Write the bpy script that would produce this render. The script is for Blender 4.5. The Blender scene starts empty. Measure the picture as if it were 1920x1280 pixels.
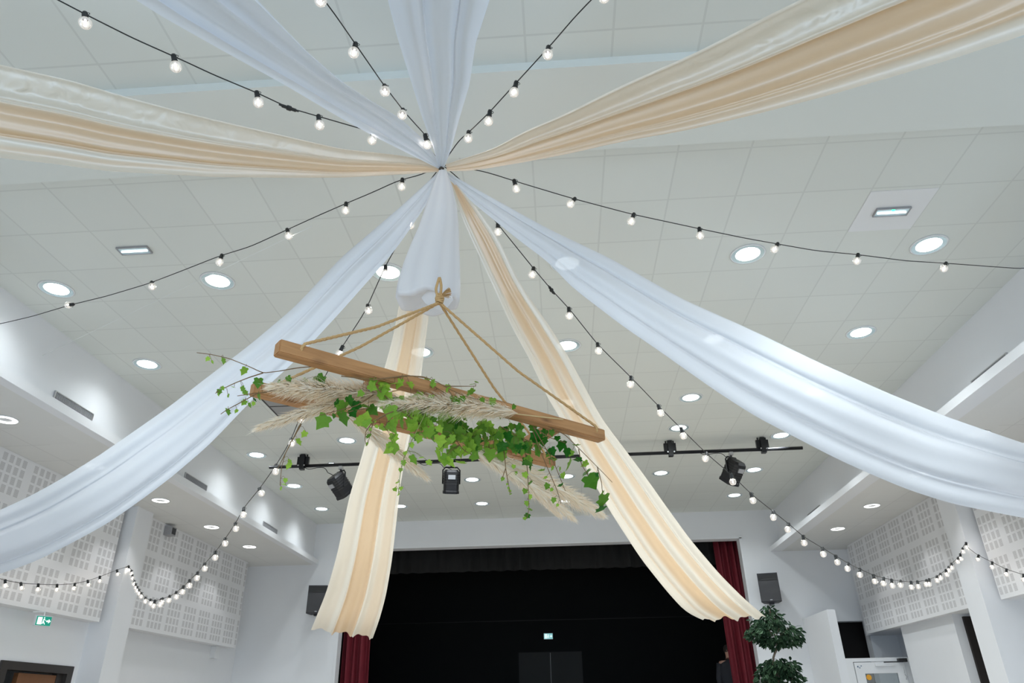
import bpy, bmesh, math, random
from mathutils import Vector, Matrix
random.seed(7)
R = math.radians
C = bpy.context.scene.collection
scene = bpy.context.scene

# ------------------------------------------------------------------ camera
EYE = Vector((0, 0, 1.6)); FPX = 1338.0
PITCH, YAW, ROLL = R(27.46), R(-3.4), R(-1.01)
fw = Vector((math.sin(YAW)*math.cos(PITCH), math.cos(YAW)*math.cos(PITCH), math.sin(PITCH)))
rt0 = fw.cross(Vector((0, 0, 1))).normalized(); up0 = rt0.cross(fw)
rt = math.cos(ROLL)*rt0 + math.sin(ROLL)*up0; up = -math.sin(ROLL)*rt0 + math.cos(ROLL)*up0
cam_d = bpy.data.cameras.new('camera'); cam = bpy.data.objects.new('camera', cam_d); C.objects.link(cam)
cam_d.sensor_width = 36; cam_d.lens = 36*FPX/1920; cam_d.clip_end = 200; cam_d.clip_start = 0.02
m3 = Matrix((rt, up, -fw)).transposed()
cam.matrix_world = Matrix.Translation(EYE) @ m3.to_4x4()
scene.camera = cam

# ------------------------------------------------------------------ light and exposure
vs = scene.view_settings
vs.view_transform = 'Standard'; vs.look = 'None'; vs.gamma = 1; vs.use_curve_mapping = False
vs.exposure = 0.33
w = bpy.data.worlds.new('daylight'); scene.world = w; w.use_nodes = True
w.node_tree.nodes['Background'].inputs[0].default_value = (0.62, 0.78, 1.0, 1)
w.node_tree.nodes['Background'].inputs[1].default_value = 1.0
DAY = (0.62, 0.80, 1.0)
LAMP = (0.90, 0.97, 1.0)
def area(name, loc, rot, sx, sy, power, col):
    l = bpy.data.lights.new(name, 'AREA'); l.shape = 'RECTANGLE'; l.size = sx; l.size_y = sy
    l.energy = power; l.color = col
    o = bpy.data.objects.new(name, l); o.location = loc; o.rotation_euler = rot; C.objects.link(o); return o
WIN_BACK = [(-5.0, 2.4), (-1.8, 2.4), (1.4, 2.4), (4.6, 2.4)]      # centre x, width
for wx, ww in WIN_BACK:
    area('window_daylight', (wx, -7.9, 1.9), (R(90), 0, 0), ww-0.1, 2.5, 62, DAY)
WIN_SIDE = [-5.6, -2.2, 1.2]
for wy in WIN_SIDE:
    area('window_daylight', (6.55, wy, 1.6), (0, R(90), 0), 1.6, 2.3, 32, DAY)
    area('window_daylight', (-6.75, wy, 1.6), (0, R(-90), 0), 1.6, 2.3, 32, DAY)
SPOT_W = 84; SPOT_SOFFIT_W = 19

# ------------------------------------------------------------------ pixel helpers (frame 1920 x 1280)
def ray(x, y): return (fw + rt*((x-960)/FPX) + up*(-(y-640)/FPX))
def atz(x, y, z): d = ray(x, y); return EYE + d*((z-EYE.z)/d.z)
def aty(x, y, Y): d = ray(x, y); return EYE + d*(Y/d.y)
def atx(x, y, X): d = ray(x, y); return EYE + d*(X/d.x)
def atp(x, y, P, N): d = ray(x, y); return EYE + d*((P-EYE).dot(N)/d.dot(N))
def proj(p):
    v = p-EYE; z = v.dot(fw); return (960+FPX*v.dot(rt)/z, 640-FPX*v.dot(up)/z, z)

# ------------------------------------------------------------------ materials
def new_mat(name):
    m = bpy.data.materials.new(name); m.use_nodes = True
    nt = m.node_tree; return m, nt, nt.nodes['Principled BSDF'], nt.nodes['Material Output']
def mat(name, col, rough=0.6, metal=0.0, emit=None, es=0, spec=0.5, noise=0.0, nscale=20, bump=0.0):
    m, nt, b, o = new_mat(name)
    b.inputs['Base Color'].default_value = (*col, 1); b.inputs['Roughness'].default_value = rough
    b.inputs['Metallic'].default_value = metal; b.inputs['Specular IOR Level'].default_value = spec
    if emit: b.inputs['Emission Color'].default_value = (*emit, 1); b.inputs['Emission Strength'].default_value = es
    if noise or bump:
        tc = nt.nodes.new('ShaderNodeTexCoord'); n = nt.nodes.new('ShaderNodeTexNoise')
        n.inputs['Scale'].default_value = nscale; n.inputs['Detail'].default_value = 3
        nt.links.new(tc.outputs['Object'], n.inputs['Vector'])
        if noise:
            mx = nt.nodes.new('ShaderNodeMix'); mx.data_type = 'RGBA'
            mx.inputs[6].default_value = (*[max(0, c*(1-noise)) for c in col], 1)
            mx.inputs[7].default_value = (*[min(1, c*(1+noise)) for c in col], 1)
            nt.links.new(n.outputs['Fac'], mx.inputs[0]); nt.links.new(mx.outputs[2], b.inputs['Base Color'])
        if bump:
            bp = nt.nodes.new('ShaderNodeBump'); bp.inputs['Strength'].default_value = bump; bp.inputs['Distance'].default_value = 0.01
            nt.links.new(n.outputs['Fac'], bp.inputs['Height']); nt.links.new(bp.outputs[0], b.inputs['Normal'])
    return m
def mth(nt, op, a, b=None, c=None):
    n = nt.nodes.new('ShaderNodeMath'); n.operation = op
    for i, v in enumerate((a, b, c)):
        if v is None: continue
        if isinstance(v, (int, float)): n.inputs[i].default_value = v
        else: nt.links.new(v, n.inputs[i])
    return n.outputs[0]
def mixc(nt, fac, a, b):
    mx = nt.nodes.new('ShaderNodeMix'); mx.data_type = 'RGBA'
    for i, v in ((6, a), (7, b)):
        if isinstance(v, tuple): mx.inputs[i].default_value = (*v, 1)
        else: nt.links.new(v, mx.inputs[i])
    if isinstance(fac, (int, float)): mx.inputs[0].default_value = fac
    else: nt.links.new(fac, mx.inputs[0])
    return mx.outputs[2]
def tile_mat(name, base, x0, px, y0, py, xmin, xmax, line=0.80, lw=0.015):
    m, nt, b, o = new_mat(name)
    tc = nt.nodes.new('ShaderNodeTexCoord'); sp = nt.nodes.new('ShaderNodeSeparateXYZ')
    nt.links.new(tc.outputs['Object'], sp.inputs[0]); X, Y = sp.outputs[0], sp.outputs[1]
    def g(v, v0, p):
        f = mth(nt, 'FRACT', mth(nt, 'DIVIDE', mth(nt, 'SUBTRACT', v, v0), p))
        d = mth(nt, 'MINIMUM', f, mth(nt, 'SUBTRACT', 1.0, f))
        return mth(nt, 'LESS_THAN', mth(nt, 'MULTIPLY', d, p), lw/2), mth(nt, 'FLOOR', mth(nt, 'DIVIDE', mth(nt, 'SUBTRACT', v, v0), p))
    gx, ix = g(X, x0, px); gy, iy = g(Y, y0, py)
    l = mth(nt, 'MAXIMUM', gx, gy)
    l = mth(nt, 'MULTIPLY', l, mth(nt, 'MULTIPLY', mth(nt, 'GREATER_THAN', X, xmin), mth(nt, 'LESS_THAN', X, xmax)))
    # each tile is a hair lighter or darker than its neighbour
    cb = nt.nodes.new('ShaderNodeCombineXYZ'); nt.links.new(ix, cb.inputs[0]); nt.links.new(iy, cb.inputs[1])
    wn = nt.nodes.new('ShaderNodeTexWhiteNoise'); nt.links.new(cb.outputs[0], wn.inputs['Vector'])
    nz = nt.nodes.new('ShaderNodeTexNoise'); nz.inputs['Scale'].default_value = 220; nt.links.new(tc.outputs['Object'], nz.inputs['Vector'])
    k = mth(nt, 'ADD', mth(nt, 'MULTIPLY', wn.outputs['Value'], 0.03), mth(nt, 'MULTIPLY', nz.outputs['Fac'], 0.03))
    hs = nt.nodes.new('ShaderNodeHueSaturation'); hs.inputs['Color'].default_value = (*base, 1)
    nt.links.new(mth(nt, 'ADD', k, 0.97), hs.inputs['Value'])
    col = mixc(nt, mth(nt, 'MULTIPLY', l, 0.55), hs.outputs[0], tuple(c*line for c in base))
    nt.links.new(col, b.inputs['Base Color']); b.inputs['Roughness'].default_value = 0.9
    return m
def sheer(name, c1, c2, transp=0.12, transl=0.45, crinkle=0.0, gloss=0.1):
    """thin cloth: c1 / c2 are two tones of one cloth, mixed by the 'panel' attribute"""
    m, nt, b, o = new_mat(name); nt.nodes.remove(b)
    at = nt.nodes.new('ShaderNodeAttribute'); at.attribute_name = 'panel'
    sp = nt.nodes.new('ShaderNodeSeparateXYZ'); nt.links.new(at.outputs['Vector'], sp.inputs[0])
    col = mixc(nt, sp.outputs[0], c1, c2)
    d = nt.nodes.new('ShaderNodeBsdfDiffuse'); t = nt.nodes.new('ShaderNodeBsdfTranslucent'); tr = nt.nodes.new('ShaderNodeBsdfTransparent')
    gl = nt.nodes.new('ShaderNodeBsdfGlossy'); gl.inputs['Roughness'].default_value = 0.38
    nt.links.new(col, d.inputs[0]); nt.links.new(col, t.inputs[0])
    tc = nt.nodes.new('ShaderNodeTexCoord'); nz = nt.nodes.new('ShaderNodeTexNoise'); nz.inputs['Scale'].default_value = 9 if crinkle else 14; nz.inputs['Detail'].default_value = 1.5
    nz.inputs['Distortion'].default_value = .5
    nt.links.new(tc.outputs['Object'], nz.inputs['Vector'])
    bp = nt.nodes.new('ShaderNodeBump'); bp.inputs['Distance'].default_value = 0.03 if crinkle else .02
    if crinkle: nt.links.new(mth(nt, 'MULTIPLY', sp.outputs[1], crinkle), bp.inputs['Strength'])
    else: bp.inputs['Strength'].default_value = 0.06
    nt.links.new(nz.outputs['Fac'], bp.inputs['Height'])
    for n in (d, t, gl): nt.links.new(bp.outputs[0], n.inputs['Normal'])
    def mx(f, a, bb):
        s = nt.nodes.new('ShaderNodeMixShader'); s.inputs[0].default_value = f
        nt.links.new(a, s.inputs[1]); nt.links.new(bb, s.inputs[2]); return s
    s1 = mx(transl, d.outputs[0], t.outputs[0]); s2 = mx(gloss, s1.outputs[0], gl.outputs[0]); s3 = mx(transp, s2.outputs[0], tr.outputs[0])
    nt.links.new(s3.outputs[0], o.inputs[0]); return m
def glass_mat(name, tint=(1, 1, 1), refl=0.12, glow=0.0):
    m, nt, b, o = new_mat(name); nt.nodes.remove(b)
    tr = nt.nodes.new('ShaderNodeBsdfTransparent'); tr.inputs[0].default_value = (*tint, 1)
    gl = nt.nodes.new('ShaderNodeBsdfGlossy'); gl.inputs['Roughness'].default_value = 0.05
    lw = nt.nodes.new('ShaderNodeLayerWeight'); lw.inputs[0].default_value = 0.35
    s = nt.nodes.new('ShaderNodeMixShader')
    nt.links.new(mth(nt, 'ADD', mth(nt, 'MULTIPLY', lw.outputs['Fresnel'], 0.8), refl), s.inputs[0])
    nt.links.new(tr.outputs[0], s.inputs[1]); nt.links.new(gl.outputs[0], s.inputs[2])
    if glow:
        em = nt.nodes.new('ShaderNodeEmission'); em.inputs[0].default_value = (1, .9, .8, 1); em.inputs[1].default_value = glow
        ad = nt.nodes.new('ShaderNodeAddShader'); nt.links.new(s.outputs[0], ad.inputs[0]); nt.links.new(em.outputs[0], ad.inputs[1])
        nt.links.new(ad.outputs[0], o.inputs[0])
    else: nt.links.new(s.outputs[0], o.inputs[0])
    return m
WALLC = (0.80, 0.81, 0.83)
M = {}
M['wall'] = mat('white_paint', WALLC, 0.85, noise=0.015, nscale=3)
M['paint'] = mat('ceiling_paint', (0.74, 0.77, 0.74), 0.9)
TX0, TPX, TY0, TPY = 1.605, 0.5585, 4.85, 0.5775
M['tile'] = tile_mat('ceiling_tiles', (0.72, 0.745, 0.71), TX0, TPX, TY0, TPY, -99, 99)
M['tile_l'] = tile_mat('soffit_tiles_left', (0.74, 0.74, 0.72), -5.66, 0.5585, 4.85, 0.5775, -9, -6.0)
M['tile_r'] = tile_mat('soffit_tiles_right', (0.74, 0.74, 0.72), 4.86, 0.5585, 4.85, 0.5775, 5.25, 9)
M['floor'] = mat('floor_vinyl', (0.56, 0.51, 0.455), 0.5, noise=0.05, nscale=4)
M['black'] = mat('stage_black', (0.006, 0.006, 0.006), 0.85)
M['blackdoor'] = mat('stage_door_grey', (0.022, 0.021, 0.02), 0.6)
M['velvet_black'] = mat('black_pelmet', (0.008, 0.008, 0.008), 0.95)
M['red'] = mat('red_velvet', (0.13, 0.003, 0.012), 0.75, noise=0.1, nscale=8)
M['metal_black'] = mat('black_metal', (0.012, 0.012, 0.014), 0.35, 0.3)
M['plastic_black'] = mat('black_plastic', (0.014, 0.014, 0.014), 0.45)
M['speaker_cab'] = mat('speaker_cabinet', (0.03, 0.03, 0.035), 0.6)
M['grille'] = mat('speaker_grille', (0.055, 0.055, 0.06), 0.7, noise=0.3, nscale=400)
M['steel'] = mat('galvanised_steel', (0.55, 0.55, 0.56), 0.3, 0.9)
M['whiteplastic'] = mat('white_plastic', (0.78, 0.79, 0.8), 0.4)
M['greyplastic'] = mat('grey_plastic', (0.35, 0.35, 0.36), 0.5)
M['lampglow'] = mat('downlight_glow', (0.9, 0.95, 1), 0.5, emit=(0.93, 1.0, 0.99), es=4)
M['lampglow2'] = mat('downlight_ring_glow', (0.9, 0.95, 1), 0.5, emit=(0.98, 1.0, 0.97), es=3.2)
M['reflector'] = mat('downlight_reflector', (0.72, 0.88, 0.92), 0.25, 0.4)
M['tube'] = mat('emergency_tube_glow', (0.9, 0.95, 1), 0.5, emit=(0.85, 0.95, 1.0), es=1.6)
M['greenled'] = mat('green_led', (0, .6, .3), 0.5, emit=(0.1, 1.0, 0.45), es=1.5)
M['green'] = mat('exit_green', (0.0, 0.24, 0.16), 0.5, emit=(0.0, 0.40, 0.27), es=0.3)
M['greenpale'] = mat('exit_pale', (0.3, 0.6, 0.6), 0.5, emit=(0.35, 0.75, 0.78), es=0.55)
M['exitwhite'] = mat('exit_white', (0.9, 0.95, 0.95), 0.5, emit=(0.8, 1, 0.97), es=0.7)
M['rope'] = mat('jute_rope', (0.62, 0.39, 0.17), 0.85, noise=0.25, nscale=160, bump=0.6)
M['cable'] = mat('black_cable', (0.01, 0.012, 0.011), 0.5)
M['socket'] = mat('lamp_holder', (0.012, 0.013, 0.013), 0.4)
M['bulb'] = glass_mat('bulb_glass', (0.97, 0.98, 0.98), 0.04, 0.22)
M['filament'] = mat('filament', (1, .9, .7), 0.5, emit=(1.0, 0.88, 0.76), es=40)
M['nylon'] = mat('nylon_line', (0.7, 0.72, 0.7), 0.3)
M['strawstem'] = mat('pampas_stem', (0.62, 0.45, 0.22), 0.8)
M['twig'] = mat('ivy_stem', (0.20, 0.12, 0.05), 0.8)
M['vine'] = mat('green_vine_stem', (0.22, 0.26, 0.07), 0.7)
M['doorwood'] = mat('brown_door_wood', (0.20, 0.085, 0.035), 0.5, noise=0.15, nscale=25)
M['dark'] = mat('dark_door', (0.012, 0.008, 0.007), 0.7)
M['frame_dark'] = mat('dark_frame', (0.035, 0.03, 0.028), 0.5)
M['glass'] = glass_mat('door_glass', (0.88, 0.94, 0.96), 0.15)
M['orange'] = mat('orange_sticker', (0.85, 0.40, 0.03), 0.5)
M['ink'] = mat('blue_grey_print', (0.12, 0.2, 0.3), 0.6)
M['skin'] = mat('skin', (0.48, 0.27, 0.2), 0.6)
M['hair'] = mat('dark_hair', (0.02, 0.015, 0.012), 0.8)
M['jacket'] = mat('dark_jacket', (0.02, 0.022, 0.03), 0.8)
M['stripe'] = mat('white_piping', (0.6, 0.62, 0.66), 0.7)
M['terracotta'] = mat('plant_pot', (0.12, 0.11, 0.10), 0.6)
M['soil'] = mat('soil', (0.04, 0.025, 0.015), 0.95)
M['bark'] = mat('ficus_bark', (0.20, 0.16, 0.12), 0.85, noise=0.2, nscale=30)
M['white_sheer'] = sheer('white_voile', (0.80, 0.84, 0.90), (0.74, 0.77, 0.83), 0.03, 0.42, gloss=0.05)
M['bag_sheer'] = sheer('white_voile_bundle', (0.92, 0.91, 0.91), (0.87, 0.86, 0.87), 0.05, 0.40, gloss=0.05)
M['cream_sheer'] = sheer('cream_voile_fold_tones', (0.86, 0.80, 0.69), (0.80, 0.56, 0.33), 0.03, 0.42, crinkle=1.0, gloss=0.2)  # peach bands paint in the deeper tone where sheer folds overlap
# wood
def wood_mat():
    m, nt, b, o = new_mat('stained_pine')
    tc = nt.nodes.new('ShaderNodeTexCoord'); mp = nt.nodes.new('ShaderNodeMapping'); mp.inputs['Scale'].default_value = (1.4, 16, 16)
    nt.links.new(tc.outputs['Object'], mp.inputs['Vector'])
    nz = nt.nodes.new('ShaderNodeTexNoise'); nz.inputs['Scale'].default_value = 2.2; nz.inputs['Detail'].default_value = 6; nz.inputs['Distortion'].default_value = 0.8
    nt.links.new(mp.outputs[0], nz.inputs['Vector'])
    c = mixc(nt, nz.outputs['Fac'], (0.22, 0.085, 0.025), (0.66, 0.35, 0.14))
    mp2 = nt.nodes.new('ShaderNodeMapping'); mp2.inputs['Scale'].default_value = (4.2, 12, 12); nt.links.new(tc.outputs['Object'], mp2.inputs['Vector'])
    vo = nt.nodes.new('ShaderNodeTexVoronoi'); vo.inputs['Scale'].default_value = 1.0; nt.links.new(mp2.outputs[0], vo.inputs['Vector'])
    kn = mth(nt, 'MULTIPLY', mth(nt, 'SUBTRACT', 0.22, vo.outputs['Distance']), 5.0)
    cl = nt.nodes.new('ShaderNodeClamp'); nt.links.new(kn, cl.inputs[0])
    c2 = mixc(nt, cl.outputs[0], c, (0.20, 0.09, 0.035))
    nt.links.new(c2, b.inputs['Base Color']); b.inputs['Roughness'].default_value = 0.65
    return m
M['wood'] = wood_mat()
def leaf_mat(name, dark, light, transl=0.35):
    m, nt, b, o = new_mat(name)
    at = nt.nodes.new('ShaderNodeAttribute'); at.attribute_name = 'tone'
    sp = nt.nodes.new('ShaderNodeSeparateXYZ'); nt.links.new(at.outputs['Vector'], sp.inputs[0])
    c = mixc(nt, sp.outputs[0], dark, light)
    nt.links.new(c, b.inputs['Base Color']); b.inputs['Roughness'].default_value = 0.5; b.inputs['Specular IOR Level'].default_value = 0.25
    t = nt.nodes.new('ShaderNodeBsdfTranslucent'); nt.links.new(c, t.inputs[0])
    s = nt.nodes.new('ShaderNodeMixShader'); s.inputs[0].default_value = transl
    nt.links.new(b.outputs[0], s.inputs[1]); nt.links.new(t.outputs[0], s.inputs[2]); nt.links.new(s.outputs[0], o.inputs[0]); return m
M['ivy'] = leaf_mat('ivy_leaves', (0.015, 0.14, 0.008), (0.36, 0.60, 0.07))
M['ficus'] = leaf_mat('ficus_leaves', (0.016, 0.05, 0.024), (0.09, 0.17, 0.09), 0.12)
M['pampas'] = leaf_mat('pampas_plume', (0.98, 0.84, 0.65), (1.0, 0.97, 0.89), 0.5)
# perforated acoustic board
def perf_mat():
    m, nt, b, o = new_mat('perforated_acoustic_board')
    tc = nt.nodes.new('ShaderNodeTexCoord'); sp = nt.nodes.new('ShaderNodeSeparateXYZ'); nt.links.new(tc.outputs['Object'], sp.inputs[0])
    def cell(v, p, n, fill, mg):
        f = mth(nt, 'FRACT', mth(nt, 'DIVIDE', v, p))
        g = mth(nt, 'DIVIDE', mth(nt, 'SUBTRACT', f, mg), 1-2*mg)
        ins = mth(nt, 'MULTIPLY', mth(nt, 'GREATER_THAN', g, 0), mth(nt, 'LESS_THAN', g, 1))
        h = mth(nt, 'FRACT', mth(nt, 'MULTIPLY', g, n))
        d = mth(nt, 'ABSOLUTE', mth(nt, 'SUBTRACT', h, 0.5))
        return mth(nt, 'MULTIPLY', ins, mth(nt, 'LESS_THAN', d, fill/2)), h
    a, _ = cell(sp.outputs[1], 0.565, 4, 0.64, 0.09)
    c, h = cell(sp.outputs[2], 0.565, 4, 0.78, 0.07)
    slots = mth(nt, 'GREATER_THAN', mth(nt, 'FRACT', mth(nt, 'MULTIPLY', h, 9)), 0.4)
    k = mth(nt, 'MULTIPLY', mth(nt, 'MULTIPLY', a, c), mth(nt, 'ADD', mth(nt, 'MULTIPLY', slots, 0.5), 0.2))
    nt.links.new(mixc(nt, k, (0.80, 0.80, 0.81), (0.42, 0.41, 0.41)), b.inputs['Base Color']); b.inputs['Roughness'].default_value = 0.9
    return m
M['perf'] = perf_mat()

# ------------------------------------------------------------------ mesh helpers
def obj(name, bm, m, parent=None, smooth=False, loc=None):
    me = bpy.data.meshes.new(name); bm.normal_update(); bm.to_mesh(me); bm.free()
    for mm in (m if isinstance(m, (list, tuple)) else [m]): me.materials.append(mm)
    if smooth: me.polygons.foreach_set('use_smooth', [True]*len(me.polygons))
    o = bpy.data.objects.new(name, me); C.objects.link(o)
    if parent is not None:
        o.parent = parent
        if parent.type == 'EMPTY' or parent.location.length > 0:
            pass
    if loc is not None: o.location = loc
    return o
def tag(o, label, cat, group=None):
    o['label'] = label; o['category'] = cat
    if group: o['group'] = group
    return o
def thing(name, label, cat, loc=(0, 0, 0), rot=(0, 0, 0), group=None):
    o = bpy.data.objects.new(name, None); C.objects.link(o); o.location = loc; o.rotation_euler = rot
    o.empty_display_size = 0.1
    return tag(o, label, cat, group)
def struct(name, bm, m):
    o = obj(name, bm, m); o['kind'] = 'structure'; return o
def copy_tree(o, parent=None):
    c = o.copy(); C.objects.link(c); c.parent = parent
    for ch in list(o.children): copy_tree(ch, c)
    return c
def box(bm, x0, x1, y0, y1, z0, z1, mi=0):
    v = [bm.verts.new(p) for p in ((x0,y0,z0),(x1,y0,z0),(x1,y1,z0),(x0,y1,z0),(x0,y0,z1),(x1,y0,z1),(x1,y1,z1),(x0,y1,z1))]
    for f in ((3,2,1,0),(4,5,6,7),(0,1,5,4),(1,2,6,5),(2,3,7,6),(3,0,4,7)):
        bm.faces.new([v[i] for i in f]).material_index = mi
    return v
def obox(bm, c, ax, ay, az):
    """box from centre and three half-axis vectors"""
    v = [bm.verts.new(Vector(c)+ax*i+ay*j+az*k) for k in (-1, 1) for j in (-1, 1) for i in (-1, 1)]
    for f in ((0,2,3,1),(4,5,7,6),(0,1,5,4),(2,6,7,3),(0,4,6,2),(1,3,7,5)): bm.faces.new([v[i] for i in f])
    return v
def frame_of(d):
    d = d.normalized(); a = Vector((0, 0, 1)) if abs(d.z) < 0.9 else Vector((1, 0, 0))
    u = d.cross(a).normalized(); return u, d.cross(u).normalized()
def tube(bm, pts, r, n=6, caps=True, twist=0):
    pts = [Vector(p) for p in pts]; rings = []; u = None
    for i, p in enumerate(pts):
        d = (pts[min(i+1, len(pts)-1)]-pts[max(i-1, 0)])
        if d.length < 1e-9: d = Vector((0, 0, 1))
        d.normalize()
        if u is None: u, _ = frame_of(d)
        u = (u - d*u.dot(d));
        if u.length < 1e-6: u, _ = frame_of(d)
        u.normalize(); v = d.cross(u)
        rr = r[i] if isinstance(r, (list, tuple)) else r
        rings.append([bm.verts.new(p+(u*math.cos(a)+v*math.sin(a))*rr) for a in [2*math.pi*k/n+twist*i for k in range(n)]])
    for a, b in zip(rings, rings[1:]):
        for k in range(n): bm.faces.new((a[k], a[(k+1) % n], b[(k+1) % n], b[k]))
    if caps and n > 2:
        bm.faces.new(rings[0][::-1]); bm.faces.new(rings[-1])
def lathe(bm, prof, n=16, mat4=None, mi=0):
    rings = []
    for r, z in prof:
        if r < 1e-6: rings.append([bm.verts.new((0, 0, z))])
        else: rings.append([bm.verts.new((r*math.cos(2*math.pi*k/n), r*math.sin(2*math.pi*k/n), z)) for k in range(n)])
    fs = []
    for a, b in zip(rings, rings[1:]):
        for k in range(n):
            k2 = (k+1) % n
            if len(a) == 1 and len(b) == 1: continue
            if len(a) == 1: f = bm.faces.new((a[0], b[k2], b[k]))
            elif len(b) == 1: f = bm.faces.new((a[k], a[k2], b[0]))
            else: f = bm.faces.new((a[k], a[k2], b[k2], b[k]))
            f.material_index = mi; fs.append(f)
    if mat4:
        for ring in rings:
            for v in ring: v.co = mat4 @ v.co
    return fs
def interp(pts, t):
    """polyline sample by normalised arc length"""
    L = [0]
    for a, b in zip(pts, pts[1:]): L.append(L[-1]+math.dist(a, b))
    s = t*L[-1]
    for i in range(len(pts)-1):
        if s <= L[i+1] or i == len(pts)-2:
            k = (s-L[i])/max(1e-9, L[i+1]-L[i]); return tuple(a+(b-a)*k for a, b in zip(pts[i], pts[i+1]))
def smooth_poly(pts, n, it=2):
    q = [Vector(interp(pts, i/(n-1))) for i in range(n)]
    for _ in range(it):
        q = [q[0]]+[(q[i-1]+q[i]*2+q[i+1])/4 for i in range(1, n-1)]+[q[-1]]
    return q
def lin(tab, t):
    for (a, va), (b, vb) in zip(tab, tab[1:]):
        if t <= b: return va+(vb-va)*(t-a)/(b-a)
    return tab[-1][1]

# ------------------------------------------------------------------ the hall
XL, XR = -6.8, 6.6; YB, YS = -8.0, 15.7; ZC = 5.4; ZS = 4.52
RL, RR = -5.37, 4.67
bm = bmesh.new(); box(bm, XL-.2, XR+.2, YB-.2, YS, -0.2, 0); struct('floor', bm, M['floor'])
bm = bmesh.new(); box(bm, RL, RR, YB, YS, ZC, ZC+.2); struct('ceiling', bm, M['tile'])
def soffit(name, x_edge, x_wall, x_out, m_under):
    bm = bmesh.new()
    a, b = sorted((x_edge, x_out)); box(bm, a, b, YB, YS, ZS, ZC+.2)
    for f in bm.faces:
        if f.calc_center_median().z < ZS+1e-4: f.material_index = 1
    c, d = sorted((x_wall, x_edge)); 
    box(bm, c, d, YB, YS, ZS, ZS+.10)
    struct(name, bm, [M['wall'], m_under])
soffit('trim_1', RL, -5.24, XL, M['tile_l'])
soffit('trim_2', RR, 4.44, XR, M['tile_r'])
# dropped transverse beam
bm = bmesh.new(); box(bm, RL+.001, RR-.001, 3.33, 4.12, 5.33, ZC); struct('trim_3', bm, M['paint'])
# walls
def wall_with_holes(name, axis, at0, at1, lo, hi, z0, z1, holes, m):
    bm = bmesh.new()
    def put(a, b, c, d):
        if b-a < 1e-4 or d-c < 1e-4: return
        if axis == 'x': box(bm, at0, at1, a, b, c, d)
        else: box(bm, a, b, at0, at1, c, d)
    cur = lo
    for (a, b, c, d) in sorted(holes):
        put(cur, a, z0, z1); put(a, b, z0, c); put(a, b, d, z1); cur = b
    put(cur, hi, z0, z1)
    return struct(name, bm, m)
DL0, DL1, DLZ = 9.0, 10.42, 2.26
wall_with_holes('wall_left', 'x', XL-.2, XL, YB, YS, 0, ZC, [(wy-1.2, wy+1.2, .9, 2.4) for wy in WIN_SIDE]+[(DL0, DL1, 0, DLZ)], M['wall'])
wall_with_holes('wall_right', 'x', XR, XR+.2, YB, YS, 0, ZC, [(wy-1.2, wy+1.2, .9, 2.4) for wy in WIN_SIDE], M['wall'])
wall_with_holes('wall_back', 'y', YB-.2, YB, XL, XR, 0, ZC+.2, [(wx-ww/2, wx+ww/2, .6, 3.2) for wx, ww in WIN_BACK], M['wall'])
OX0, OX1, OZ = -4.68, 3.86, 4.83; SZ = 1.05
wall_with_holes('wall_stage', 'y', YS, YS+.25, XL-.2, XR+.2, 0, ZC+.2, [(OX0, OX1, SZ, OZ), (5.46, 6.08, 0, 3.12)], M['wall'])
# windows
def window(n, axis, c, half, z0, z1, at):
    bm = bmesh.new(); t = .06
    def put(a, b, c_, d):
        if axis == 'x': box(bm, at-.04, at+.04, a, b, c_, d)
        else: box(bm, a, b, at-.04, at+.04, c_, d)
    put(c-half, c-half+t, z0, z1); put(c+half-t, c+half, z0, z1); put(c-half+t, c+half-t, z0, z0+t); put(c-half+t, c+half-t, z1-t, z1); put(c-.03, c+.03, z0+t, z1-t)
    o = struct('window_%d' % n, bm, M['whiteplastic'])
    bm = bmesh.new()
    if axis == 'x': box(bm, at-.005, at+.005, c-half+t, c+half-t, z0+t, z1-t)
    else: box(bm, c-half+t, c+half-t, at-.005, at+.005, z0+t, z1-t)
    obj('window_pane', bm, M['glass'], o)
k = 1
for wx, ww in WIN_BACK: window(k, 'y', wx, ww/2, .6, 3.2, YB-.1); k += 1
for wy in WIN_SIDE:
    window(k, 'x', wy, 1.2, .9, 2.4, XL-.1); k += 1
    window(k, 'x', wy, 1.2, .9, 2.4, XR+.1); k += 1
# columns on the side walls
bm = bmesh.new(); box(bm, XL, -6.46, 10.56, 11.02, 0, ZS); struct('trim_4', bm, M['wall'])
bm = bmesh.new(); box(bm, 5.69, XR, 10.56, 11.02, 0, ZS); struct('trim_5', bm, M['wall'])
bm = bmesh.new(); box(bm, XL, -6.46, 4.4, 4.86, 0, ZS); struct('trim_6', bm, M['wall'])
bm = bmesh.new(); box(bm, 5.69, XR, 4.4, 4.86, 0, ZS); struct('trim_7', bm, M['wall'])
# bulkheads behind the right hand boards and pier between alcoves
bm = bmesh.new(); box(bm, 6.0, XR, 11.02, YS, 2.84, ZS); box(bm, 6.0, XR, 4.86, 10.56, 2.84, ZS); struct('trim_8', bm, M['wall'])
bm = bmesh.new(); box(bm, 6.0, XR, 12.15, 14.05, 0, 2.84); struct('trim_9', bm, M['wall'])
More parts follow.
